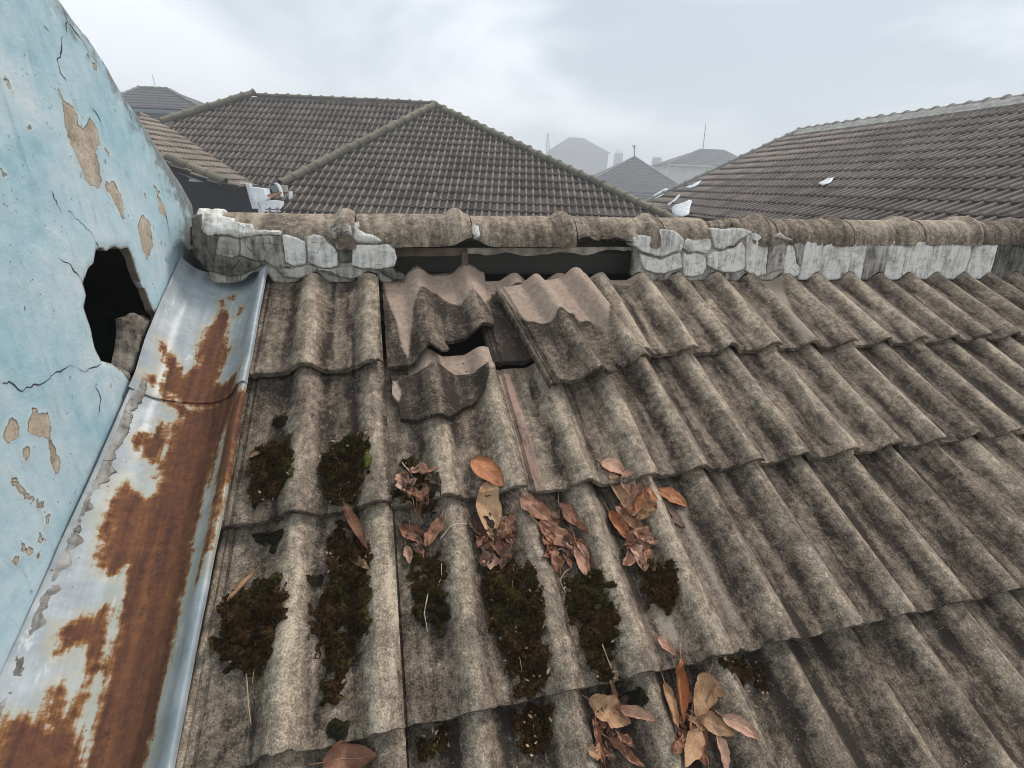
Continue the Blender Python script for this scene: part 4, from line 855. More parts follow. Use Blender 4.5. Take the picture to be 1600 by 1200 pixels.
cap_run(lh, hM(256, 194), hM(400, 150), MFC, lift=0.04, r=0.13); cap_run(lh, hV(262, 252), hV(350, 290), MFC, lift=0.02, r=0.15)
# far slopes, walls and eaves
back = A_+HH*0.3
slab([A_+HH*0.02, BR, BR+HH*8, A_+HH*8], MBLK, 'back_slope', lh); slab([A_, A_+HH*8, BL+HH*8, BL], MBLK, 'back_slope', lh)
V, f = box((0, 0, 0), (np.linalg.norm(BR-BL)-1.2, 6.0, BR[2]-0.12-GROUND)); R3 = np.stack([EH, HH, UZ], 1)
mk('wall', V@R3.T+[base_c_[0], base_c_[1], (BR[2]-0.12+GROUND)/2], f, MGY, lh, smooth=False)
dW = (V2-CAM)@RM[:, 2]; print('wing depth', dW)
dG = (WL-CAM)@RM[:, 2]-0.25; dP = min(dW-0.6, dG-0.3); print('dW dG', dW, dG)
q = lambda x, y, d=dW-0.4: at_depth(x, y, d)
vd = lambda x, y0, y1, d: [q(x, y0, d), q(x, y1, d)]
extr('wing_wall', [q(250, 262), q(266, 266), q(300, 282), q(386, 287), q(399, 330), q(399, 390), q(250, 390)], HH*0.15, MDK, lh)
extr('wing_fascia', [q(300, 279.5), q(388, 286), q(388, 288), q(300, 283.5)], -HH*0.12, MWH, lh)
extr('wall_trim', [q(383, 287, dW-0.5), q(389, 286.5, dW-0.5), q(403, 326, dW-0.5), q(394, 326, dW-0.5)], HH*0.12, MWH, lh)
extr('gutter_piece', [q(389, 292, dP), q(412, 295, dP), q(414, 304, dP), q(419, 309, dP), q(411, 311, dP), q(393, 306, dP)], HH*0.25, MWH, lh)
extr('gutter_piece', [q(396, 311, dP-0.1), q(416, 309.5, dP-0.1), q(420, 307.5, dP-0.1), q(413, 315, dP-0.1), q(397, 315, dP-0.1)], HH*0.2, MWH, lh)
extr('gutter_piece', [q(409, 316, dP-0.1), q(421, 313, dP-0.1), q(437, 314.5, dP-0.1), q(438, 332, dP-0.1), q(409, 332, dP-0.1)], HH*0.2, MWH, lh)
extr('broken_board', [q(414, 305, dP+0.03), q(437, 300, dP+0.03), q(437, 302.5, dP+0.03), q(420, 311.5, dP+0.03)], HH*0.1, MBR, lh)
extr('dark_opening', [q(412, 296, dW-0.4), q(427, 296, dW-0.4), q(438, 300, dW-0.4), q(438, 318, dW-0.4), q(412, 318, dW-0.4)], HH*0.1, MDK, lh)
extr('barge_board', [q(414, 295, dW-0.6), q(434, 286, dW-0.6), q(437, 300, dW-0.6), q(426, 301, dW-0.6), q(425, 296, dW-0.6)], HH*0.1, MGY, lh)
dG = (WL-CAM)@RM[:, 2]-0.25
cv_ = [(433, 285.5), (437, 288), (441, 296), (444, 308), (446, 328)]
extr('gutter_end', [q(x, y, dG) for x, y in cv_]+[q(x-3.0, y+1, dG) for x, y in cv_[::-1]], -HH*0.06, MWH, lh)
extr('verge_piece', [q(437, 289, dG+0.05), q(447, 290, dG+0.05), q(452, 330, dG+0.05), q(447, 330, dG+0.05), q(442, 300, dG+0.05)], HH*0.08, plain('verge', (0.4, 0.37, 0.31)), lh)
extr('gutter_piece', [q(451, 299, dG-0.1), q(453.5, 299, dG-0.1), q(454, 311, dG-0.1), q(463, 313, dG-0.1), q(466, 311.5, dG-0.1), q(470, 313, dG-0.1), q(479, 312.5, dG-0.1), q(475, 318, dG-0.1), q(465, 321, dG-0.1), q(455, 317, dG-0.1), q(451, 312, dG-0.1)], HH*0.12, MWH, lh)
# ---- the long roof on the right
yw = math.radians(6.8); eR = np.array([math.sin(yw), math.cos(yw), 0]); hR = np.array([eR[1], -eR[0], 0])
sR, nR = pitch_dirs(math.radians(27), hR); A2 = at_depth(1550, 340, 5.6); hRt = lambda x, y: hit(x, y, A2, nR)
R1, R2, R3_ = hRt(1250, 206), hRt(1600, 141), hRt(1010, 318)
print('right ridge', R1, R2, 'hip foot', R3_, 'slope len', (R3_-R1)@sR)
top = R1.copy(); Rn = R1-eR*14; 
nfar = -1
bL = (R3_-R1)@sR+0.4; foot = R3_+(R3_-R1)*0.4/((R3_-R1)@sR); footn = Rn+sR*bL
bc = (foot+footn)/2+hR*4; rh = thing('long_roofed_house', 'house under the long plain roof of dark rolled tiles rising at the right', 'house', (bc[0], bc[1], GROUND))
ntr = tiled_face(rh, R1, -eR, sR, [R1, Rn, footn, foot], MFR, 298)
print('tiles right', ntr)
MFG = far_tile_mat('far_cap_grey', (0.12, 0.115, 0.10), (0.34, 0.33, 0.28))
cap_run(rh, R1, Rn, MFG, lift=0.01); cap_run(rh, foot, R1, MFG, lift=0.02)
extr('mortar_band', [R1+nR*0.085+sR*0.05, Rn+nR*0.085+sR*0.05, Rn+nR*0.062+sR*0.36, R1+nR*0.062+sR*0.36-eR*0.25], -nR*0.10, MBAND, rh)
hd_ = (foot-R1)/np.linalg.norm(foot-R1); hn = np.cross(hd_, nR); hn = hn if hn@sR < 0 else -hn
extr('mortar_band', [R1+nR*0.045, foot+nR*0.045, foot+nR*0.04-hn*0.14-hd_*0.05, R1+nR*0.04-hn*0.14+hd_*0.2], -nR*0.08, MBAND, rh)
far_s = sR*1.0; far_s = np.array([-sR[0], -sR[1], sR[2]])
slab([R1, R1+far_s*bL, Rn+far_s*bL, Rn][::-1], MBLK, 'back_slope', rh)
slab([foot, R1, R1+far_s*bL+eR*2], MBLK, 'back_slope', rh)
V, f = box((0, 0, 0), (7.5, 13.0, foot[2]-0.1-GROUND)); R3m = np.stack([hR, eR, UZ], 1)
cw = Rn+eR*7.0; mk('wall', V@R3m.T+[cw[0], cw[1], (foot[2]-0.1+GROUND)/2], f, MGY, rh, smooth=False)
dF = (foot-CAM)@RM[:, 2]
extr('eaves_gutter', [q(1023, 322, dF-0.5), q(1055, 321, dF-0.5), q(1056, 327, dF-0.5), q(1024, 328, dF-0.5)], HH*0.5, MGY, rh)
extr('eaves_wall', [q(1022, 328, dF-0.3), q(1056, 327, dF-0.3), q(1056, 360, dF-0.3), q(1022, 360, dF-0.3)], HH*0.3, plain('eaves_wall', (0.05, 0.05, 0.055)), rh)
# torn white sheets lying on it
MPS = plain('torn_sheet', (0.66, 0.70, 0.72), 0.5, 0.2, 10)
def sheet(pts, label, dh=0.06):
    p3 = [hRt(x, y) for x, y in pts]; pl = np.array([((p-A2)@eR, (p-A2)@sR) for p in p3])
    ext = pl.max(0)-pl.min(0); cell = max(ext.min()/8, 0.02)
    V, Fc, P, sd = plate(pl, cell, lambda P, h: A2+P[:, :1]*eR+P[:, 1:2]*sR+np.asarray(h)[:, None]*nR, lambda P, s: P[:, 0]*0+dh+0.014*fbm(P[:, 0]*6, P[:, 1]*6, 5, 3), lambda P, s: P[:, 0]*0+dh-0.01+0.014*fbm(P[:, 0]*6, P[:, 1]*6, 5, 3), jit=cell*0.4)
    tag(mk('torn_sheet', V, Fc, MPS), label, 'torn sheet', 'torn white sheets on the right-hand roof')
sheet([(1040, 297), (1048, 299), (1034, 309), (1020, 315), (1016, 312), (1030, 303)], 'long pale torn sheet at the far lower end of the right-hand roof')
sheet([(1072, 295), (1084, 290), (1096, 285), (1092, 292), (1080, 298)], 'short pale bluish torn sheet nearest the hip of the right-hand roof')
sheet([(1042, 323), (1054, 315), (1062, 306), (1064, 308), (1056, 316), (1046, 324)], 'narrow white torn strip between the long pale sheet and the grey eaves gutter')
sheet([(1050, 331), (1057, 325), (1070, 322), (1078, 316), (1083, 319), (1076, 342), (1062, 345), (1052, 338)], 'broad yellowish-white torn sheet beside the grey eaves gutter', 0.09)
sheet([(1280, 291), (1292, 285), (1303, 283), (1298, 291), (1286, 296)], 'small white scrap alone in the middle of the right-hand roof', 0.07)
# ---- houses fading into the haze
def far_house(name, label, eL, eR_, rL, rR, dep, mat_w, mat_r, pitch=27, wall_h=3.2, ntile=True, inset=0.5, depth_m=8.0):
    L = at_depth(*eL, dep); Rr = L+EH*((at_depth(*eR_, dep)-L)@EH); sF, nF = pitch_dirs(math.radians(pitch)); hF = lambda x, y: hit(x, y, L, nF)
    a_, b_ = hF(*rL), hF(*rR); b_ = b_+sF*((a_-b_)@sF) if rL != rR else a_
    run = (a_-L)@HH; Lb, Rb = L+HH*2*run, Rr+HH*2*run
    c = (L+Rr)/2+HH*run; o = thing(name, label, 'house', (c[0], c[1], GROUND))
    tiled_face(o, a_, EH, sF, [a_, b_, Rr, L] if rL != rR else [a_, Rr, L], mat_r, 0)
    slab([L, Lb, a_], mat_r, 'roof_slope', o) ; slab([Rr, b_, Rb], mat_r, 'roof_slope', o); slab([Lb, Rb, b_, a_] if rL != rR else [Lb, Rb, a_], mat_r, 'roof_slope', o)
    cap_run(o, L, a_, MFG, r=0.1); cap_run(o, b_, Rr, MFG, r=0.1)
    if rL != rR: cap_run(o, a_, b_, MFG, r=0.1)
    wd = np.linalg.norm(Rr-L)-2*inset; V, f = box((0, 0, 0), (wd, 2*run-2*inset, L[2]-0.05-GROUND)); mk('wall', V@R3.T+[c[0], c[1], (L[2]-0.05+GROUND)/2], f, mat_w, o, smooth=False)
    V, f = box((0, 0, 0), (wd+2*inset, 0.12, 0.16)); mk('fascia', V@R3.T+(L+Rr)/2-UZ*0.12+HH*0.06, f, mat_w, o, smooth=False)
    return o, a_, b_, L, Rr, sF, nF
MFS = far_tile_mat('far_tile_slate', (0.10, 0.10, 0.105), (0.26, 0.255, 0.26))
_ = far_house('tiled_house', 'blue-grey walled house with a slate-coloured roof peeping over the blue wall', (150, 165), (322, 172), (218, 137.5), (262, 139), 24.0, MBL, MFS)
_h1 = _
_ = far_house('tiled_house', 'small house with a pyramid roof and a T-shaped aerial between the two big roofs', (896, 297), (1086, 303), (991, 245), (991, 245), 46.0, MGY, MFS, 30)
h2 = _
_ = far_house('tiled_house', 'house with a white eaves band and a thin pole aerial behind the right-hand roof', (1043, 255), (1185, 262), (1094, 233.5), (1131, 235), 62.0, MCREAM, MFS, 26)
h3 = _
_ = far_house('tiled_house', 'large house almost lost in the mist above the hip of the nearest roof', (858, 235), (954, 239), (889, 215), (911, 216), 150.0, MGY, MFS, 27)
V, f = box((0, 0, 0), (2.2, 2.5, 14)); c = at_depth(967, 240, 150); o = tag(mk('water_tower', *join([(V@R3.T+[c[0], c[1], c[2]-7], f)] + [(box((0, 0, 0), (0.25, 0.25, 1.2))[0]@R3.T+c+EH*x_+UZ*0.5, f) for x_ in (-0.9, 0.0, 0.9)]), MGY, smooth=False), 'small hazy block with posts on its top beside the misty house', 'building')
c = at_depth(1027, 246, 125); t_ = np.linspace(0, 2*math.pi, 17)[:-1]
V = np.concatenate([np.stack([c[0]+1.2*np.cos(t_), c[1]+1.2*np.sin(t_), t_*0+z_], 1) for z_ in (c[2]-14, c[2]-0.3, c[2])]); V[32:, :2] = c[:2]+(V[32:, :2]-c[:2])*0.8
tag(mk('water_tank', V, [(i+16*r_, (i+1) % 16+16*r_, (i+1) % 16+16*r_+16, i+16*r_+16) for r_ in (0, 1) for i in range(16)]+[tuple(range(32, 48))], MGY), 'round hazy tank standing between the pyramid roof and the white-banded house', 'tank')
MST = plain('aerial_metal', (0.12, 0.12, 0.13), 0.6, 0.1)
def aerial(px0, px1, dep, r, label, bars=(), name='aerial', cat='aerial'):
    a_ = at_depth(*px0, dep); b_ = at_depth(*px1, dep); ps = [tube([a_, (a_+b_)/2, b_], r, 5)]
    for t_, hw, ax in bars: cc = a_+(b_-a_)*t_; ps.append(tube([cc-ax*hw, cc, cc+ax*hw], r*0.8, 5))
    return tag(mk(name, *join(ps), MST), label, cat)
aerial((243.5, 138), (238, 117), 26, 0.012, 'thin leaning aerial on the slate-coloured roof beyond the blue wall')
aerial((991, 247), (991, 227), 49, 0.055, 'T-shaped aerial on the tip of the pyramid roof', ((0.95, 0.22, EH), (0.8, 0.12, EH)))
aerial((1098, 236), (1103, 192), 66, 0.05, 'tall thin pole aerial on the roof with the white eaves band', ((0.55, 0.1, EH), (0.75, 0.08, EH)))
ca = at_depth(856, 262, 140); cb = at_depth(856, 208, 140); ps = []
for dx, dy in ((-1, -1), (1, -1), (1, 1), (-1, 1)): ps.append(tube([ca+0.7*dx*EH+0.7*dy*HH, cb+0.2*dx*EH+0.2*dy*HH], 0.07, 4))
for i in range(9):
    t0, t1 = i/9, (i+1)/9; w0, w1 = 0.7-0.5*t0, 0.7-0.5*t1; p0 = ca+(cb-ca)*t0; p1 = ca+(cb-ca)*t1
    for dy in (-1, 1): ps.append(tube([p0-w0*EH+dy*w0*HH, p1+w1*EH+dy*w1*HH], 0.05, 4)); ps.append(tube([p0+w0*EH+dy*w0*HH, p1-w1*EH+dy*w1*HH], 0.05, 4))
tag(mk('lattice_mast', *join(ps), MST), 'faint lattice mast in the mist left of the misty house', 'mast')
# ------------------------------------------------------------------ moss in the pans
k = M('moss', 0.95, 0.15); v = k.obj(); n1 = k.noise(v, 26, 5, 0.6); n2 = k.noise(v, 170, 4, 0.65); tip = k.attr('tip')
c1 = k.ramp(k.math('MULTIPLY_ADD', n2, 0.55, k.math('MULTIPLY', n1, 0.5)), [(0.36, (0.008, 0.007, 0.003)), (0.5, (0.034, 0.026, 0.009)), (0.60, (0.088, 0.070, 0.019)), (0.70, (0.20, 0.165, 0.045))])
c2 = k.ramp(n2, [(0.36, (0.016, 0.009, 0.004)), (0.53, (0.075, 0.038, 0.014)), (0.70, (0.20, 0.11, 0.045))])
col = k.mix(k.step(k.noise(k.vadd(v, k.rnd()), 13, 4, 0.6), 0.42, 0.56), c1, c2)
MMO = k.done(col, k.bump(n2, 0.005))
k = M('moss_black', 0.95, 0.1); n2 = k.noise(k.obj(), 130, 4); MMB = k.done(k.mix(n2, (0.008, 0.007, 0.004), (0.050, 0.041, 0.022)), k.bump(n2, 0.004))
MOSS = [([(425, 646), (440, 640), (449, 650), (445, 660), (430, 664), (421, 657)], 0.4, 'small round black-green moss spot alone near the top of the leftmost tile column', MMB),
 ([(392, 700), (420, 688), (455, 690), (460, 730), (455, 765), (435, 770), (430, 790), (415, 775), (400, 800), (388, 770), (386, 730)], 1, 'dark moss patch in the leftmost pan just above the second row edge', MMO),
 ([(525, 685), (545, 672), (570, 680), (580, 715), (575, 760), (555, 785), (520, 790), (502, 770), (497, 730), (505, 700)], 1.15, 'rounded moss patch with a bright green tuft in the second pan from the gutter', MMO),
 ([(625, 715), (650, 710), (655, 735), (672, 760), (685, 775), (680, 795), (640, 790), (612, 780), (618, 760), (640, 755), (632, 735)], 0.8, 'moss under the crumpled leaves below the jagged tile fragment', MMO),
 ([(505, 830), (530, 806), (550, 812), (575, 850), (580, 900), (580, 980), (560, 1010), (545, 1080), (515, 1115), (500, 1090), (505, 1050), (490, 1000), (487, 950), (500, 920), (510, 900)], 1, 'long moss strip down the second pan from the gutter, tapering at its lower end', MMO),
 ([(482, 900), (492, 891), (503, 897), (503, 910), (490, 915), (481, 908)], 0.4, 'tiny dark moss dot on the roll left of the long moss strip', MMB),
 ([(350, 930), (385, 905), (440, 900), (452, 940), (440, 1000), (425, 1030), (395, 1060), (350, 1050), (345, 1020), (333, 990), (340, 950)], 1.1, 'broad moss patch with withered brown litter beside the lower gutter', MMO),
 ([(635, 860), (690, 860), (695, 900), (704, 950), (702, 985), (680, 1000), (670, 960), (665, 980), (645, 975), (640, 930)], 0.9, 'moss patch streaked with white roots in the third pan from the gutter', MMO),
 ([(752, 880), (800, 870), (830, 890), (845, 940), (850, 1000), (850, 1070), (830, 1090), (805, 1086), (800, 1050), (785, 1020), (765, 970), (755, 920)], 1, 'longest brown moss strip below the pile with the bright orange leaf', MMO),
 ([(880, 900), (925, 890), (955, 920), (965, 980), (965, 1010), (945, 1040), (975, 1060), (950, 1070), (925, 1050), (905, 1010), (890, 950)], 1, 'dark green moss strip below the fan of brown leaves in the fifth pan', MMO),
 ([(990, 880), (1035, 870), (1055, 890), (1060, 930), (1045, 965), (1030, 945), (1015, 945), (1000, 920)], 1, 'moss patch beside two white lichen spots, farthest right of the big patches', MMO),
 ([(1118, 1036), (1150, 1026), (1200, 1030), (1204, 1050), (1212, 1082), (1203, 1086), (1188, 1056), (1176, 1055), (1170, 1078), (1160, 1060), (1140, 1048)], 0.7, 'ragged green moss hanging under a row edge at the lower right of the leaves', MMO),
 ([(800, 1107), (865, 1098), (870, 1150), (845, 1185), (815, 1160), (800, 1130)], 1, 'moss patch under the lowest row edge below the longest moss strip', MMO),
 ([(650, 1150), (700, 1130), (698, 1165), (680, 1190), (665, 1192), (655, 1170)], 0.7, 'small wedge of moss at the bottom of the third pan from the gutter', MMO),
 ([(511, 1136), (525, 1122), (545, 1132), (545, 1150), (528, 1158), (513, 1150)], 0.6, 'round dark moss button near the bottom below the tapering moss strip', MMB),
 ([(388, 826), (440, 824), (442, 838), (432, 846), (424, 862), (418, 846), (392, 838)], 0.5, 'black moss stain just under the second row edge beside the gutter', MMB),
 ([(972, 1086), (1000, 1074), (1012, 1092), (1000, 1112), (980, 1108)], 0.6, 'dark moss behind the lower heap of tan leaves', MMB)]
for mi, (pts, hgt, lab, mat) in enumerate(MOSS):
    poly = np.array(pxpoly(pts, 0.006)); cell = 0.0034 if hgt > 0.6 else 0.0028
    def mf(P, s_): return roof_h(P[:, 0], P[:, 1])*0.6+0.4*roof_h(P[:, 0]*0+poly[:, 0].mean(), P[:, 1])*0+0.4*roof_h(P[:, 0], P[:, 1])+0.0015+hgt*(0.015*(1-np.exp(s_/0.007))*(0.70+1.7*fbm(P[:, 0]*45, P[:, 1]*45, mi, 3))+0.009*fbm(P[:, 0]*110, P[:, 1]*110, mi+50, 3)*(1-np.exp(s_/0.006)))
    V, Fc, P, sd = plate(poly, cell, rmap, mf, lambda P, s_: roof_h(P[:, 0], P[:, 1])-0.004, flip=True, jit=0.021 if hgt > 0.6 else 0.009, seed=mi*3+1, jf=3.6, grow=-0.0022 if hgt > 0.6 else 0.0)
    o = tag(mk('moss_patch', V, Fc, mat, None, {'tip': P[:, 0]*0}), lab, 'moss')
    half = len(P)//2; keep = np.nonzero(sd[:half] < -0.0005)[0]; nt_ = int(len(keep)*(6.0 if hgt > 0.6 else 3.0))
    idx = RNG.choice(keep, nt_); b_ = V[idx]+RNG.normal(0, 0.0016, (nt_, 3)); out_ = N+RNG.normal(0, 0.55, (nt_, 3))+D*0.35; out_ /= np.linalg.norm(out_, axis=1, keepdims=True)
    ln = RNG.uniform(0.0025, 0.0075, nt_)*(0.7+0.5*hgt); sdv = np.cross(out_, RNG.normal(0, 1, (nt_, 3))); sdv /= np.linalg.norm(sdv, axis=1, keepdims=True); wdt = RNG.uniform(0.0005, 0.0011, nt_)
    T = np.stack([b_-sdv*wdt[:, None], b_+sdv*wdt[:, None], b_+out_*ln[:, None]], 1).reshape(-1, 3)
    mk('moss_shoots', T, np.arange(nt_*3).reshape(-1, 3), mat, o, {'tip': np.tile([0, 0, 1.0], nt_)}, smooth=False, kind='stuff')
MBG = plain('bright_moss', (0.10, 0.115, 0.015), 0.95, 0.4, 60, 0.003)
poly = np.array(pxpoly([(560, 715), (575, 712), (582, 728), (576, 742), (562, 735)], 0.012))
V, Fc, P, sd = plate(poly, 0.0028, rmap, lambda P, s_: roof_h(P[:, 0], P[:, 1])+0.009+0.006*(1-np.exp(s_/0.005))+0.004*fbm(P[:, 0]*150, P[:, 1]*150, 3, 3), lambda P, s_: roof_h(P[:, 0], P[:, 1])+0.002, flip=True, jit=0.005, seed=2)
mk('green_tuft', V, Fc, MBG, [o for o in bpy.data.objects if o.name.startswith('moss_patch') and 'bright green' in o.get('label', '')][0])

# ------------------------------------------------------------------ fallen leaves
def leaf_mat(name, dark, mid, light, blotch=0.5):
    k = M(name, 0.55, 0.35); v = k.vadd(k.obj(), k.rnd()); r = k.rnd(); lx = k.attr('lx'); ly = k.attr('ly'); ay = k.math('ABSOLUTE', ly)
    n1 = k.noise(v, 30, 5, 0.6); n2 = k.noise(v, 160, 4, 0.6)
    f = k.math('ADD', k.math('MULTIPLY', n1, 0.7), k.math('ADD', k.math('MULTIPLY', n2, 0.25), k.math('MULTIPLY', r, 0.12)))
    col = k.ramp(f, [(0.34, dark), (0.52, mid), (0.72, light)])
    bl_ = k.step(k.noise(k.vadd(v, 3.0), 24, 4, 0.65), 0.56, 0.66); col = k.mix(k.math('MULTIPLY', bl_, blotch), col, tuple(c*0.32 for c in dark))
    mr = k.step(ay, 0.07, 0.03); vein = k.math('ABSOLUTE', k.math('SUBTRACT', k.math('FRACT', k.math('MULTIPLY', k.math('SUBTRACT', lx, k.math('MULTIPLY', ay, 0.16)), 9.0)), 0.5))
    vn = k.math('MAXIMUM', mr, k.math('MULTIPLY', k.step(vein, 0.09, 0.02), 0.6)); col = k.mix(k.math('MULTIPLY', vn, 0.30), col, tuple(min(1, c*1.5+0.03) for c in light))
    return k.done(col, k.bump(k.math('ADD', k.math('MULTIPLY', vn, 0.8), k.math('MULTIPLY', n1, 0.8)), 0.0014))
LM = {'o': leaf_mat('leaf_orange', (0.24, 0.085, 0.035), (0.42, 0.155, 0.06), (0.54, 0.24, 0.105), 0.55), 't': leaf_mat('leaf_tan', (0.27, 0.14, 0.07), (0.43, 0.24, 0.125), (0.56, 0.36, 0.21), 0.3),
      'b': leaf_mat('leaf_brown', (0.14, 0.055, 0.03), (0.31, 0.14, 0.08), (0.46, 0.245, 0.15), 0.55), 'd': leaf_mat('leaf_dark', (0.05, 0.028, 0.02), (0.11, 0.06, 0.04), (0.19, 0.11, 0.075), 0.4),
      'p': leaf_mat('leaf_pink', (0.28, 0.13, 0.08), (0.46, 0.24, 0.155), (0.60, 0.38, 0.27), 0.45)}
nleaf = [0]
def leaf(b, t, wr, mat, label, curl=0.3, lift=0.004, crum=0.3, twist=0.0, arch=0.15, group=None, stalk=0.25):
    nleaf[0] += 1; s0 = nleaf[0]*11; nx, ny = 26, 13
    crum = min(1.0, crum*1.5+0.05)
    b = np.array(roof_uv(*b, 0.012)); t = np.array(roof_uv(*t, 0.012)); L = np.linalg.norm(t-b); ax = (t-b)/L; pr = np.array([-ax[1], ax[0]])
    x, y = [q.ravel() for q in np.meshgrid(np.linspace(0, 1, nx), np.linspace(-1, 1, ny), indexing='ij')]
    hw = wr*L*0.5*np.sin(np.pi*np.clip(x, 0, 1)**0.85)**0.75*(1-0.25*x)+0.0004
    hw = hw*(1+0.42*crum*fbm(x*6, y*0+np.sign(y)*3, s0, 4)*2)
    bend = 0.10*fbm(x*1.5, x*0, s0+1, 2)*L
    cy = hw*y*np.cos(np.clip(curl*1.2, 0, 1.2)*np.abs(y)); P = b+(x*L)[:, None]*ax+(cy+bend)[:, None]*pr
    loc = roof_h(P[:, 0], P[:, 1]); pit = np.interp(x, np.linspace(0, 1, nx), [loc[i*ny:(i+1)*ny].mean() for i in range(nx)]); pit = 0.5*pit+0.5*loc.mean()
    up = lift+curl*hw*np.abs(y)**1.6*0.95+arch*L*0.25*np.sin(np.pi*x)+twist*hw*y+crum*L*(0.26*np.abs(fbm(x*3.0, y*1.2, s0+2, 2))+0.16*fbm(x*4.2, y*1.6, s0+5, 2)+0.06*fbm(x*10, y*3, s0+3, 2))+crum*0.5*L*np.maximum(0, x-0.65)**2*2.0
    h = np.maximum(0.25*loc+0.75*pit+up, loc+0.0012+lift*0.6)
    V = np.concatenate([rmap(P, h), rmap(P, h-0.0006)]); n = len(x); q = grid(nx, ny); I = np.arange(n).reshape(nx, ny); Fc = [q[:, ::-1], q+n]
    for ring in (I[:, -1], I[::-1, 0], I[0, :], I[-1, ::-1]): Fc.append(np.stack([ring[:-1], ring[1:], ring[1:]+n, ring[:-1]+n], 1))
    o = tag(mk('dead_leaf', V, np.concatenate(Fc), LM[mat], None, {'lx': np.tile(x, 2), 'ly': np.tile(y, 2)}), label, 'leaf', group)
    if stalk:
        c0 = rmap(P[ny//2:ny//2+1], h[ny//2:ny//2+1])[0]; c1 = rmap(P[ny//2+2*ny:ny//2+2*ny+1], h[ny//2+2*ny:ny//2+2*ny+1])[0]; g_ = (c0-c1)/np.linalg.norm(c0-c1)
        g2 = N*0.25+np.array([0.3*math.sin(s0), 0, 0])
        mk('stalk', *tube([c1, c0, c0+g_*L*stalk*0.5, c0+g_*L*stalk+g2*L*stalk*0.4], 0.0009, 5), LM['b'], o)
    return o
PA, PB, PC, PE = 'of the orange-topped pile', 'of the fan of brown leaves', 'of the tall curled pile', 'of the heap below the jagged fragment'
PH, PI = 'of the heap left of the tallest leaf', 'of the heap round the tallest leaf'
g1, g2_, g3, g4, g5, g6 = 'leaves piled in the fourth pan', 'leaves fanned out in the fifth pan', 'leaves piled in the sixth pan', 'leaves heaped in the third pan', 'leaves heaped at the lower middle', 'leaves heaped at the lower right'
USED = set()
def filler(cx, cy, rx, ry, n, where, grp, mats='bbdp'):
    for i in range(n):
        x = cx+random.uniform(-rx, rx); y = cy+random.uniform(-ry, ry); a_ = random.gauss(1.4, 0.7); l_ = random.uniform(26, 46)
        for _ in range(60):
            mt = random.choice(mats); lab = f"{'upper' if y < cy-ry*0.34 else 'lower' if y > cy+ry*0.34 else 'middle'} {'left' if x < cx else 'right'} {'longish' if l_ > 36 else 'short'} {dict(b='brown', d='dark', p='pale', t='tan')[mt]} leaf half buried {where}"
            if lab not in USED: break
            x = cx+random.uniform(-rx, rx); y = cy+random.uniform(-ry, ry); l_ = random.uniform(26, 46)
        USED.add(lab)
        leaf((x-math.cos(a_)*l_/2, y-math.sin(a_)*l_/2), (x+math.cos(a_)*l_/2, y+math.sin(a_)*l_/2), random.uniform(0.45, 0.8), mt, lab, random.uniform(0.3, 0.8), random.uniform(0.002, 0.008), random.uniform(0.6, 0.9), group=grp, stalk=random.choice((0, 0.3)))
filler(772, 840, 24, 34, 10, 'in the pile topped by an orange leaf', g1, 'bbdd'); filler(880, 845, 30, 40, 11, 'in the fan of brown leaves', g2_); filler(995, 815, 20, 62, 13, 'in the tall curled pile', g3, 'bbpt')
filler(655, 795, 22, 62, 10, 'in the heap below the jagged fragment', g4, 'bddp'); filler(965, 1135, 30, 50, 11, 'in the heap left of the tallest leaf', g5, 'btdp'); filler(1090, 1125, 36, 50, 10, 'in the heap round the tallest leaf', g6, 'btd')
filler(550, 855, 14, 45, 4, 'in the long moss strip of the second pan', 'leaves in the second pan', 'bdd')
leaf((735, 802), (775, 848), 0.75, 'd', 'dark brown curled leaf at the left edge '+PA, 0.5, 0.003, 0.5, group=g1)
leaf((800, 800), (786, 852), 0.7, 'd', 'dark leaf at the right edge '+PA, 0.5, 0.003, 0.5, group=g1)
leaf((762, 832), (800, 872), 0.5, 'b', 'forked brown leaf at the foot '+PA, 0.6, 0.006, 0.7, group=g1)
leaf((790, 835), (792, 876), 0.45, 'b', 'narrow brown leaf pointing down at the right foot '+PA, 0.6, 0.006, 0.6, group=g1)
leaf((750, 872), (785, 872), 0.75, 'p', 'small pinkish leaf lowest '+PA, 0.3, 0.005, 0.4, group=g1)
leaf((764, 752), (776, 840), 0.50, 't', 'smooth tan leaf pointing straight down in the middle '+PA, 0.32, 0.009, 0.12, group=g1)
leaf((741, 713), (786, 764), 0.62, 'o', 'bright orange leaf with a dark blotch lying apart at the top of its pile', 0.30, 0.006, 0.14, stalk=0.2, group=g1)
leaf((814, 777), (872, 818), 0.55, 'b', 'long brown leaf at the upper left '+PB, 0.45, 0.004, 0.3, group=g2_)
leaf((832, 783), (884, 806), 0.5, 'd', 'dark folded leaf tucked under the row edge '+PB, 0.6, 0.003, 0.5, group=g2_)
leaf((878, 778), (906, 822), 0.60, 'b', 'upright brown leaf at the upper right '+PB, 0.5, 0.006, 0.3, group=g2_)
leaf((840, 818), (905, 845), 0.60, 'b', 'broad reddish-brown leaf across the middle '+PB, 0.35, 0.008, 0.25, group=g2_)
leaf((862, 845), (876, 900), 0.55, 'b', 'hanging brown leaf at the lower left '+PB, 0.6, 0.004, 0.6, group=g2_)
leaf((872, 838), (902, 868), 0.8, 'd', 'dark crumpled leaf in the centre '+PB, 0.4, 0.006, 0.7, group=g2_)
leaf((898, 846), (924, 902), 0.50, 'p', 'pale pointed leaf at the lower right '+PB, 0.45, 0.010, 0.25, group=g2_)
leaf((885, 862), (895, 892), 0.5, 'b', 'smallest brown leaf at the foot '+PB, 0.7, 0.006, 0.6, group=g2_)
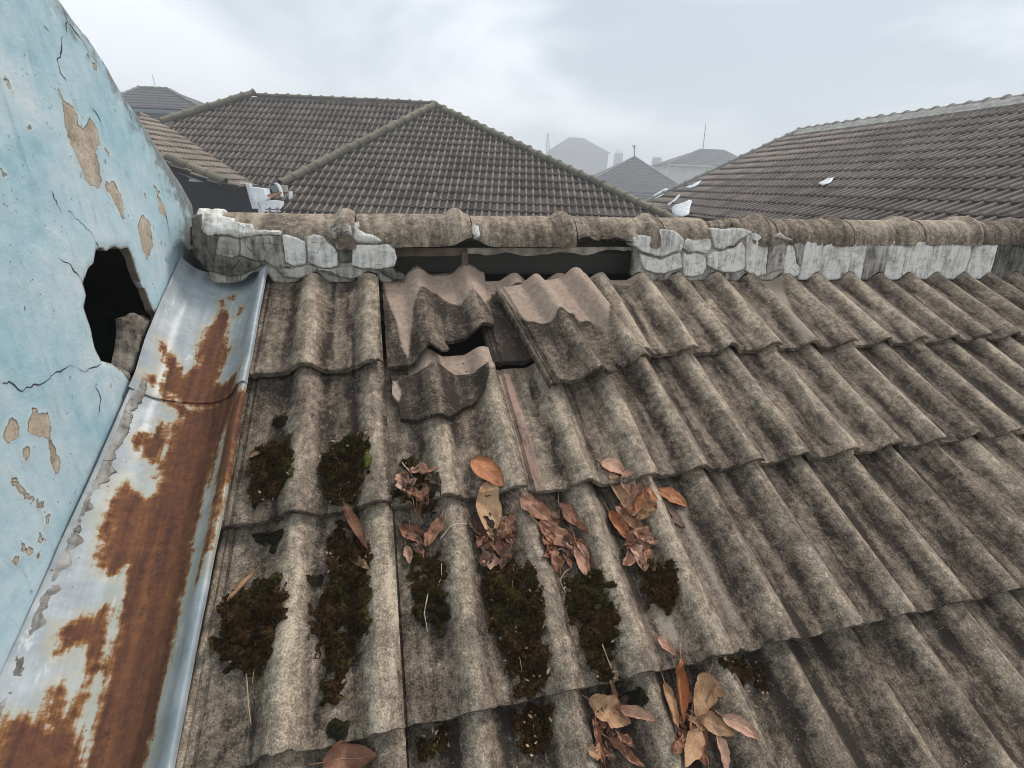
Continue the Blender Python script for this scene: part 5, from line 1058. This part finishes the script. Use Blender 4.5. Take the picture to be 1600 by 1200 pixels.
leaf((912, 850), (928, 890), 0.35, 'd', 'thin dark leaf along the right side '+PB, 0.7, 0.005, 0.4, group=g2_)
leaf((956, 790), (992, 845), 0.5, 'o', 'reddish leaf at the lower left '+PC, 0.5, 0.003, 0.3, group=g3)
leaf((1014, 764), (998, 808), 0.55, 'o', 'ribbed reddish leaf at the right side '+PC, 0.5, 0.004, 0.3, group=g3)
leaf((940, 720), (976, 742), 0.8, 'p', 'smooth rounded leaf at the very top '+PC, 0.25, 0.006, 0.1, group=g3)
leaf((953, 738), (992, 806), 0.42, 't', 'long ribbed tan leaf at the upper left '+PC, 0.5, 0.008, 0.15, group=g3)
leaf((974, 736), (998, 782), 0.62, 'p', 'cupped leaf at the upper right '+PC, 0.55, 0.010, 0.2, group=g3)
leaf((973, 800), (1016, 838), 0.5, 't', 'narrow folded tan leaf in the middle '+PC, 0.6, 0.008, 0.4, group=g3)
leaf((992, 822), (1026, 852), 0.8, 'p', 'pale crumpled leaf below the middle '+PC, 0.5, 0.010, 0.7, group=g3)
leaf((990, 845), (1008, 893), 0.65, 'p', 'pale torn leaf at the lower left foot '+PC, 0.5, 0.008, 0.7, group=g3)
leaf((1010, 848), (1022, 892), 0.55, 'b', 'brown crumpled leaf at the lower right foot '+PC, 0.6, 0.007, 0.7, group=g3)
leaf((1034, 756), (1080, 786), 0.6, 'o', 'single reddish leaf lying apart to the right of the tall curled pile', 0.3, 0.004, 0.15, stalk=0.1)
leaf((1044, 786), (1076, 818), 0.5, 'd', 'flat grey-brown leaf just below the single reddish leaf', 0.1, 0.0015, 0.1, stalk=0)
leaf((640, 735), (684, 742), 0.6, 'p', 'pale curled leaf at the top '+PE, 0.6, 0.006, 0.6, group=g4)
leaf((636, 752), (672, 762), 0.6, 'd', 'dark leaf under the top curl '+PE, 0.5, 0.004, 0.6, group=g4)
leaf((664, 758), (670, 786), 0.35, 't', 'small bright tan sliver '+PE, 0.4, 0.010, 0.2, group=g4, stalk=0)
leaf((626, 812), (668, 850), 0.55, 'b', 'long brown leaf at the left '+PE, 0.5, 0.006, 0.4, group=g4)
leaf((686, 806), (664, 852), 0.55, 'b', 'brown leaf at the right '+PE, 0.5, 0.008, 0.4, group=g4)
leaf((655, 815), (672, 842), 0.7, 'd', 'dark leaf between the two brown ones '+PE, 0.4, 0.005, 0.6, group=g4)
leaf((634, 846), (640, 876), 0.5, 'p', 'small whitish leaf at the lower left '+PE, 0.3, 0.006, 0.3, group=g4)
leaf((534, 790), (572, 862), 0.32, 'b', 'narrow folded brown leaf standing in the second pan from the gutter', 0.8, 0.008, 0.2)
leaf((545, 864), (578, 894), 0.42, 't', 'bent tan leaf just below the narrow folded one', 0.7, 0.008, 0.3)
leaf((353, 938), (406, 882), 0.26, 't', 'thin curled tan leaf on the moss beside the lower gutter', 0.8, 0.010, 0.3)
leaf((388, 712), (414, 702), 0.3, 't', 'tiny tan leaf scrap on the leftmost dark moss patch', 0.5, 0.012, 0.4, stalk=0)
leaf((955, 1050), (978, 1118), 0.26, 'b', 'narrow upright leaf at the top '+PH, 0.8, 0.008, 0.2, group=g5)
leaf((924, 1092), (990, 1128), 0.75, 't', 'broad tan leaf across the top '+PH, 0.4, 0.008, 0.35, group=g5)
leaf((972, 1104), (1022, 1128), 0.5, 'p', 'pale pointed leaf reaching right '+PH, 0.6, 0.010, 0.3, group=g5)
leaf((932, 1130), (952, 1206), 0.35, 'b', 'long brown leaf hanging at the left '+PH, 0.7, 0.006, 0.4, group=g5)
leaf((955, 1150), (1012, 1196), 0.40, 'b', 'curved brown leaf at the right '+PH, 0.7, 0.006, 0.4, group=g5)
leaf((955, 1168), (972, 1215), 0.5, 'd', 'dark leaf at the bottom '+PH, 0.5, 0.004, 0.5, group=g5)
leaf((1042, 1064), (1064, 1140), 0.42, 't', 'curled tan leaf along the left side '+PI, 0.6, 0.006, 0.3, group=g6)
leaf((1088, 1118), (1112, 1200), 0.55, 'b', 'brown leaf deep in the middle '+PI, 0.5, 0.004, 0.4, group=g6)
leaf((1062, 1028), (1071, 1128), 0.42, 'o', 'tallest orange leaf, folded along its rib, in the lower right heap', 0.85, 0.012, 0.12, group=g6)
leaf((1112, 1052), (1094, 1120), 0.72, 't', 'broad pale leaf with ribs standing right of the tallest orange leaf', 0.45, 0.012, 0.2, group=g6)
leaf((1096, 1116), (1148, 1148), 0.62, 't', 'tan leaf spreading from the centre '+PI, 0.35, 0.010, 0.2, group=g6)
leaf((1128, 1118), (1176, 1158), 0.5, 'p', 'pinkish leaf farthest to the right '+PI, 0.4, 0.012, 0.2, group=g6)
leaf((1100, 1140), (1066, 1202), 0.55, 't', 'orange-tan leaf pointing down to the left '+PI, 0.45, 0.012, 0.2, group=g6)
leaf((1126, 1146), (1142, 1210), 0.45, 'p', 'pale narrow leaf pointing down '+PI, 0.5, 0.012, 0.25, group=g6)
leaf((1026, 996), (1056, 1026), 0.5, 'p', 'thin pale leaf stuck above the row edge over the tallest orange leaf', 0.4, 0.005, 0.3)
leaf((500, 1190), (590, 1176), 0.6, 'b', 'reddish-brown leaf cut off at the bottom edge below the round moss button', 0.4, 0.006, 0.2)
# ------------------------------------------------------------------ twigs and stems
MTW = plain('dry_stem', (0.42, 0.31, 0.19), 0.8, 0.3, 60); MTD = plain('dark_stem', (0.10, 0.075, 0.055), 0.85, 0.3, 60); MRT = plain('pale_root', (0.62, 0.56, 0.47), 0.8, 0.2, 60)
def twig(pts, r, mat, label, lift=0.010):
    uv = np.array([roof_uv(x, y, 0.012) for x, y in pts]); t = np.linspace(0, len(uv)-1, 14); u = np.interp(t, range(len(uv)), uv[:, 0]); v_ = np.interp(t, range(len(uv)), uv[:, 1])
    h = roof_h(u, v_); h = np.maximum(h, 0.5*h+0.5*h.mean())+lift+0.003*fbm(t*0.8, t*0, len(label), 2)
    tag(mk('twig', *tube(rmap(np.stack([u, v_], 1), h), r, 5, 0.55), mat), label, 'twig')
twig([(378, 1005), (385, 1060), (388, 1100), (394, 1132)], 0.0013, MTW, 'long tan stem hanging from the moss patch beside the lower gutter')
twig([(401, 1020), (396, 1050), (394, 1068)], 0.0011, MTW, 'short stem beside the long tan stem near the lower gutter')
twig([(688, 842), (704, 826), (730, 818)], 0.0011, MRT, 'pale bent stem crossing the roll left of the pile with the orange leaf')
twig([(804, 880), (801, 920), (794, 945), (790, 955)], 0.0010, MTW, 'thin stem lying on the upper part of the longest moss strip')
twig([(798, 995), (806, 1015), (812, 1030), (815, 1050)], 0.0010, MRT, 'whitish stem on the lower part of the longest moss strip')
twig([(536, 780), (540, 820), (560, 865)], 0.0010, MTD, 'dark stem along the narrow folded leaf in the second pan')
twig([(510, 890), (530, 860), (548, 850)], 0.0012, MRT, 'pale stem leaning left of the bent tan leaf')
twig([(628, 722), (640, 738), (652, 758)], 0.0012, MRT, 'pale stem at the top of the crumpled heap in the third pan')
twig([(640, 772), (652, 795), (662, 812)], 0.0012, MTW, 'tan stem in the middle of the crumpled heap in the third pan')
twig([(875, 752), (876, 775), (877, 800)], 0.0010, MTW, 'upright stem over the row edge above the fan of leaves')
twig([(872, 800), (892, 825), (905, 840), (915, 852)], 0.0014, MTD, 'dark stem running down through the fan of leaves')
twig([(885, 925), (876, 905), (885, 890), (895, 884)], 0.0012, MTW, 'hooked tan stalk at the foot of the fan of leaves')
twig([(940, 1008), (950, 1035), (956, 1052)], 0.0011, MTW, 'straight stem at the lower end of the dark green moss strip')
twig([(744, 702), (752, 696)], 0.0010, MTD, 'tiny twig just above the bright orange leaf')
twig([(1376, 735), (1384, 741), (1392, 745)], 0.0014, MTD, 'black twig caught under the row edge far right')
twig([(1366, 985), (1372, 1000), (1370, 1012)], 0.0016, MTD, 'hooked black twig under the lower row edge at the right')
twig([(671, 905), (668, 930), (663, 955), (668, 985)], 0.0015, MRT, 'branching white root on the streaked moss patch', 0.008)
twig([(690, 880), (690, 900), (684, 915)], 0.0008, MRT, 'fine white thread at the top of the streaked moss patch', 0.008)
# countless crumbs of litter on the moss
MCR = plain('litter_crumbs', (0.42, 0.28, 0.19), 0.85, 0.5, 90); cs = []
for pts, hgt, lab, mat in MOSS:
    if hgt < 0.7: continue
    poly = np.array(pxpoly(pts, 0.010)); lo, hi = poly.min(0), poly.max(0); area = np.prod(hi-lo)
    for _ in range(int(18+area*520)):
        p = lo+(hi-lo)*RNG.random(2)
        if sdf(p[None], poly)[0] > 0.004 or vnoise(p[0]*14, p[1]*14, 3) < 0.0: continue
        h = float(roof_h(p[:1], p[1:])[0])+0.009*hgt+0.003*RNG.random(); r0 = RNG.uniform(0.0012, 0.0034); a_ = RNG.uniform(0, 6.3); el = RNG.uniform(1.0, 3.2)
        q_ = np.array([[-el, -1, 0], [el*0.3, -1.2, 0.5], [el, 0.2, 0.2], [0.1, 1.0, 0.9], [-0.5*el, 0.6, 0.3]])*r0*0.6; ca_, sa_ = math.cos(a_), math.sin(a_)
        q_ = np.stack([q_[:, 0]*ca_-q_[:, 1]*sa_, q_[:, 0]*sa_+q_[:, 1]*ca_, q_[:, 2]], 1)
        cs.append((rmap(p+q_[:, :2], h+q_[:, 2]), [(0, 3, 2), (0, 2, 1), (0, 4, 3)]))
o = mk('leaf_litter', *join(cs), MCR, smooth=False, kind='stuff'); tag(o, 'scattered crumbs of dry leaf on the moss', 'litter')
# ------------------------------------------------------------------ haze
hzm = bpy.data.materials.new('haze_air'); hzm.use_nodes = True; t_ = hzm.node_tree; t_.nodes.clear()
ho_ = t_.nodes.new('ShaderNodeOutputMaterial'); pv = t_.nodes.new('ShaderNodeVolumePrincipled'); t_.links.new(pv.outputs[0], ho_.inputs['Volume'])
pv.inputs['Color'].default_value = (0.93, 0.96, 1.0, 1); pv.inputs['Density'].default_value = 0.0066; pv.inputs['Anisotropy'].default_value = 0.2
V, f = box((0, 40, (GROUND-1+21)/2), (420, 420, 21-GROUND+1)); mk('haze', V, f, hzm, kind='stuff', smooth=False)
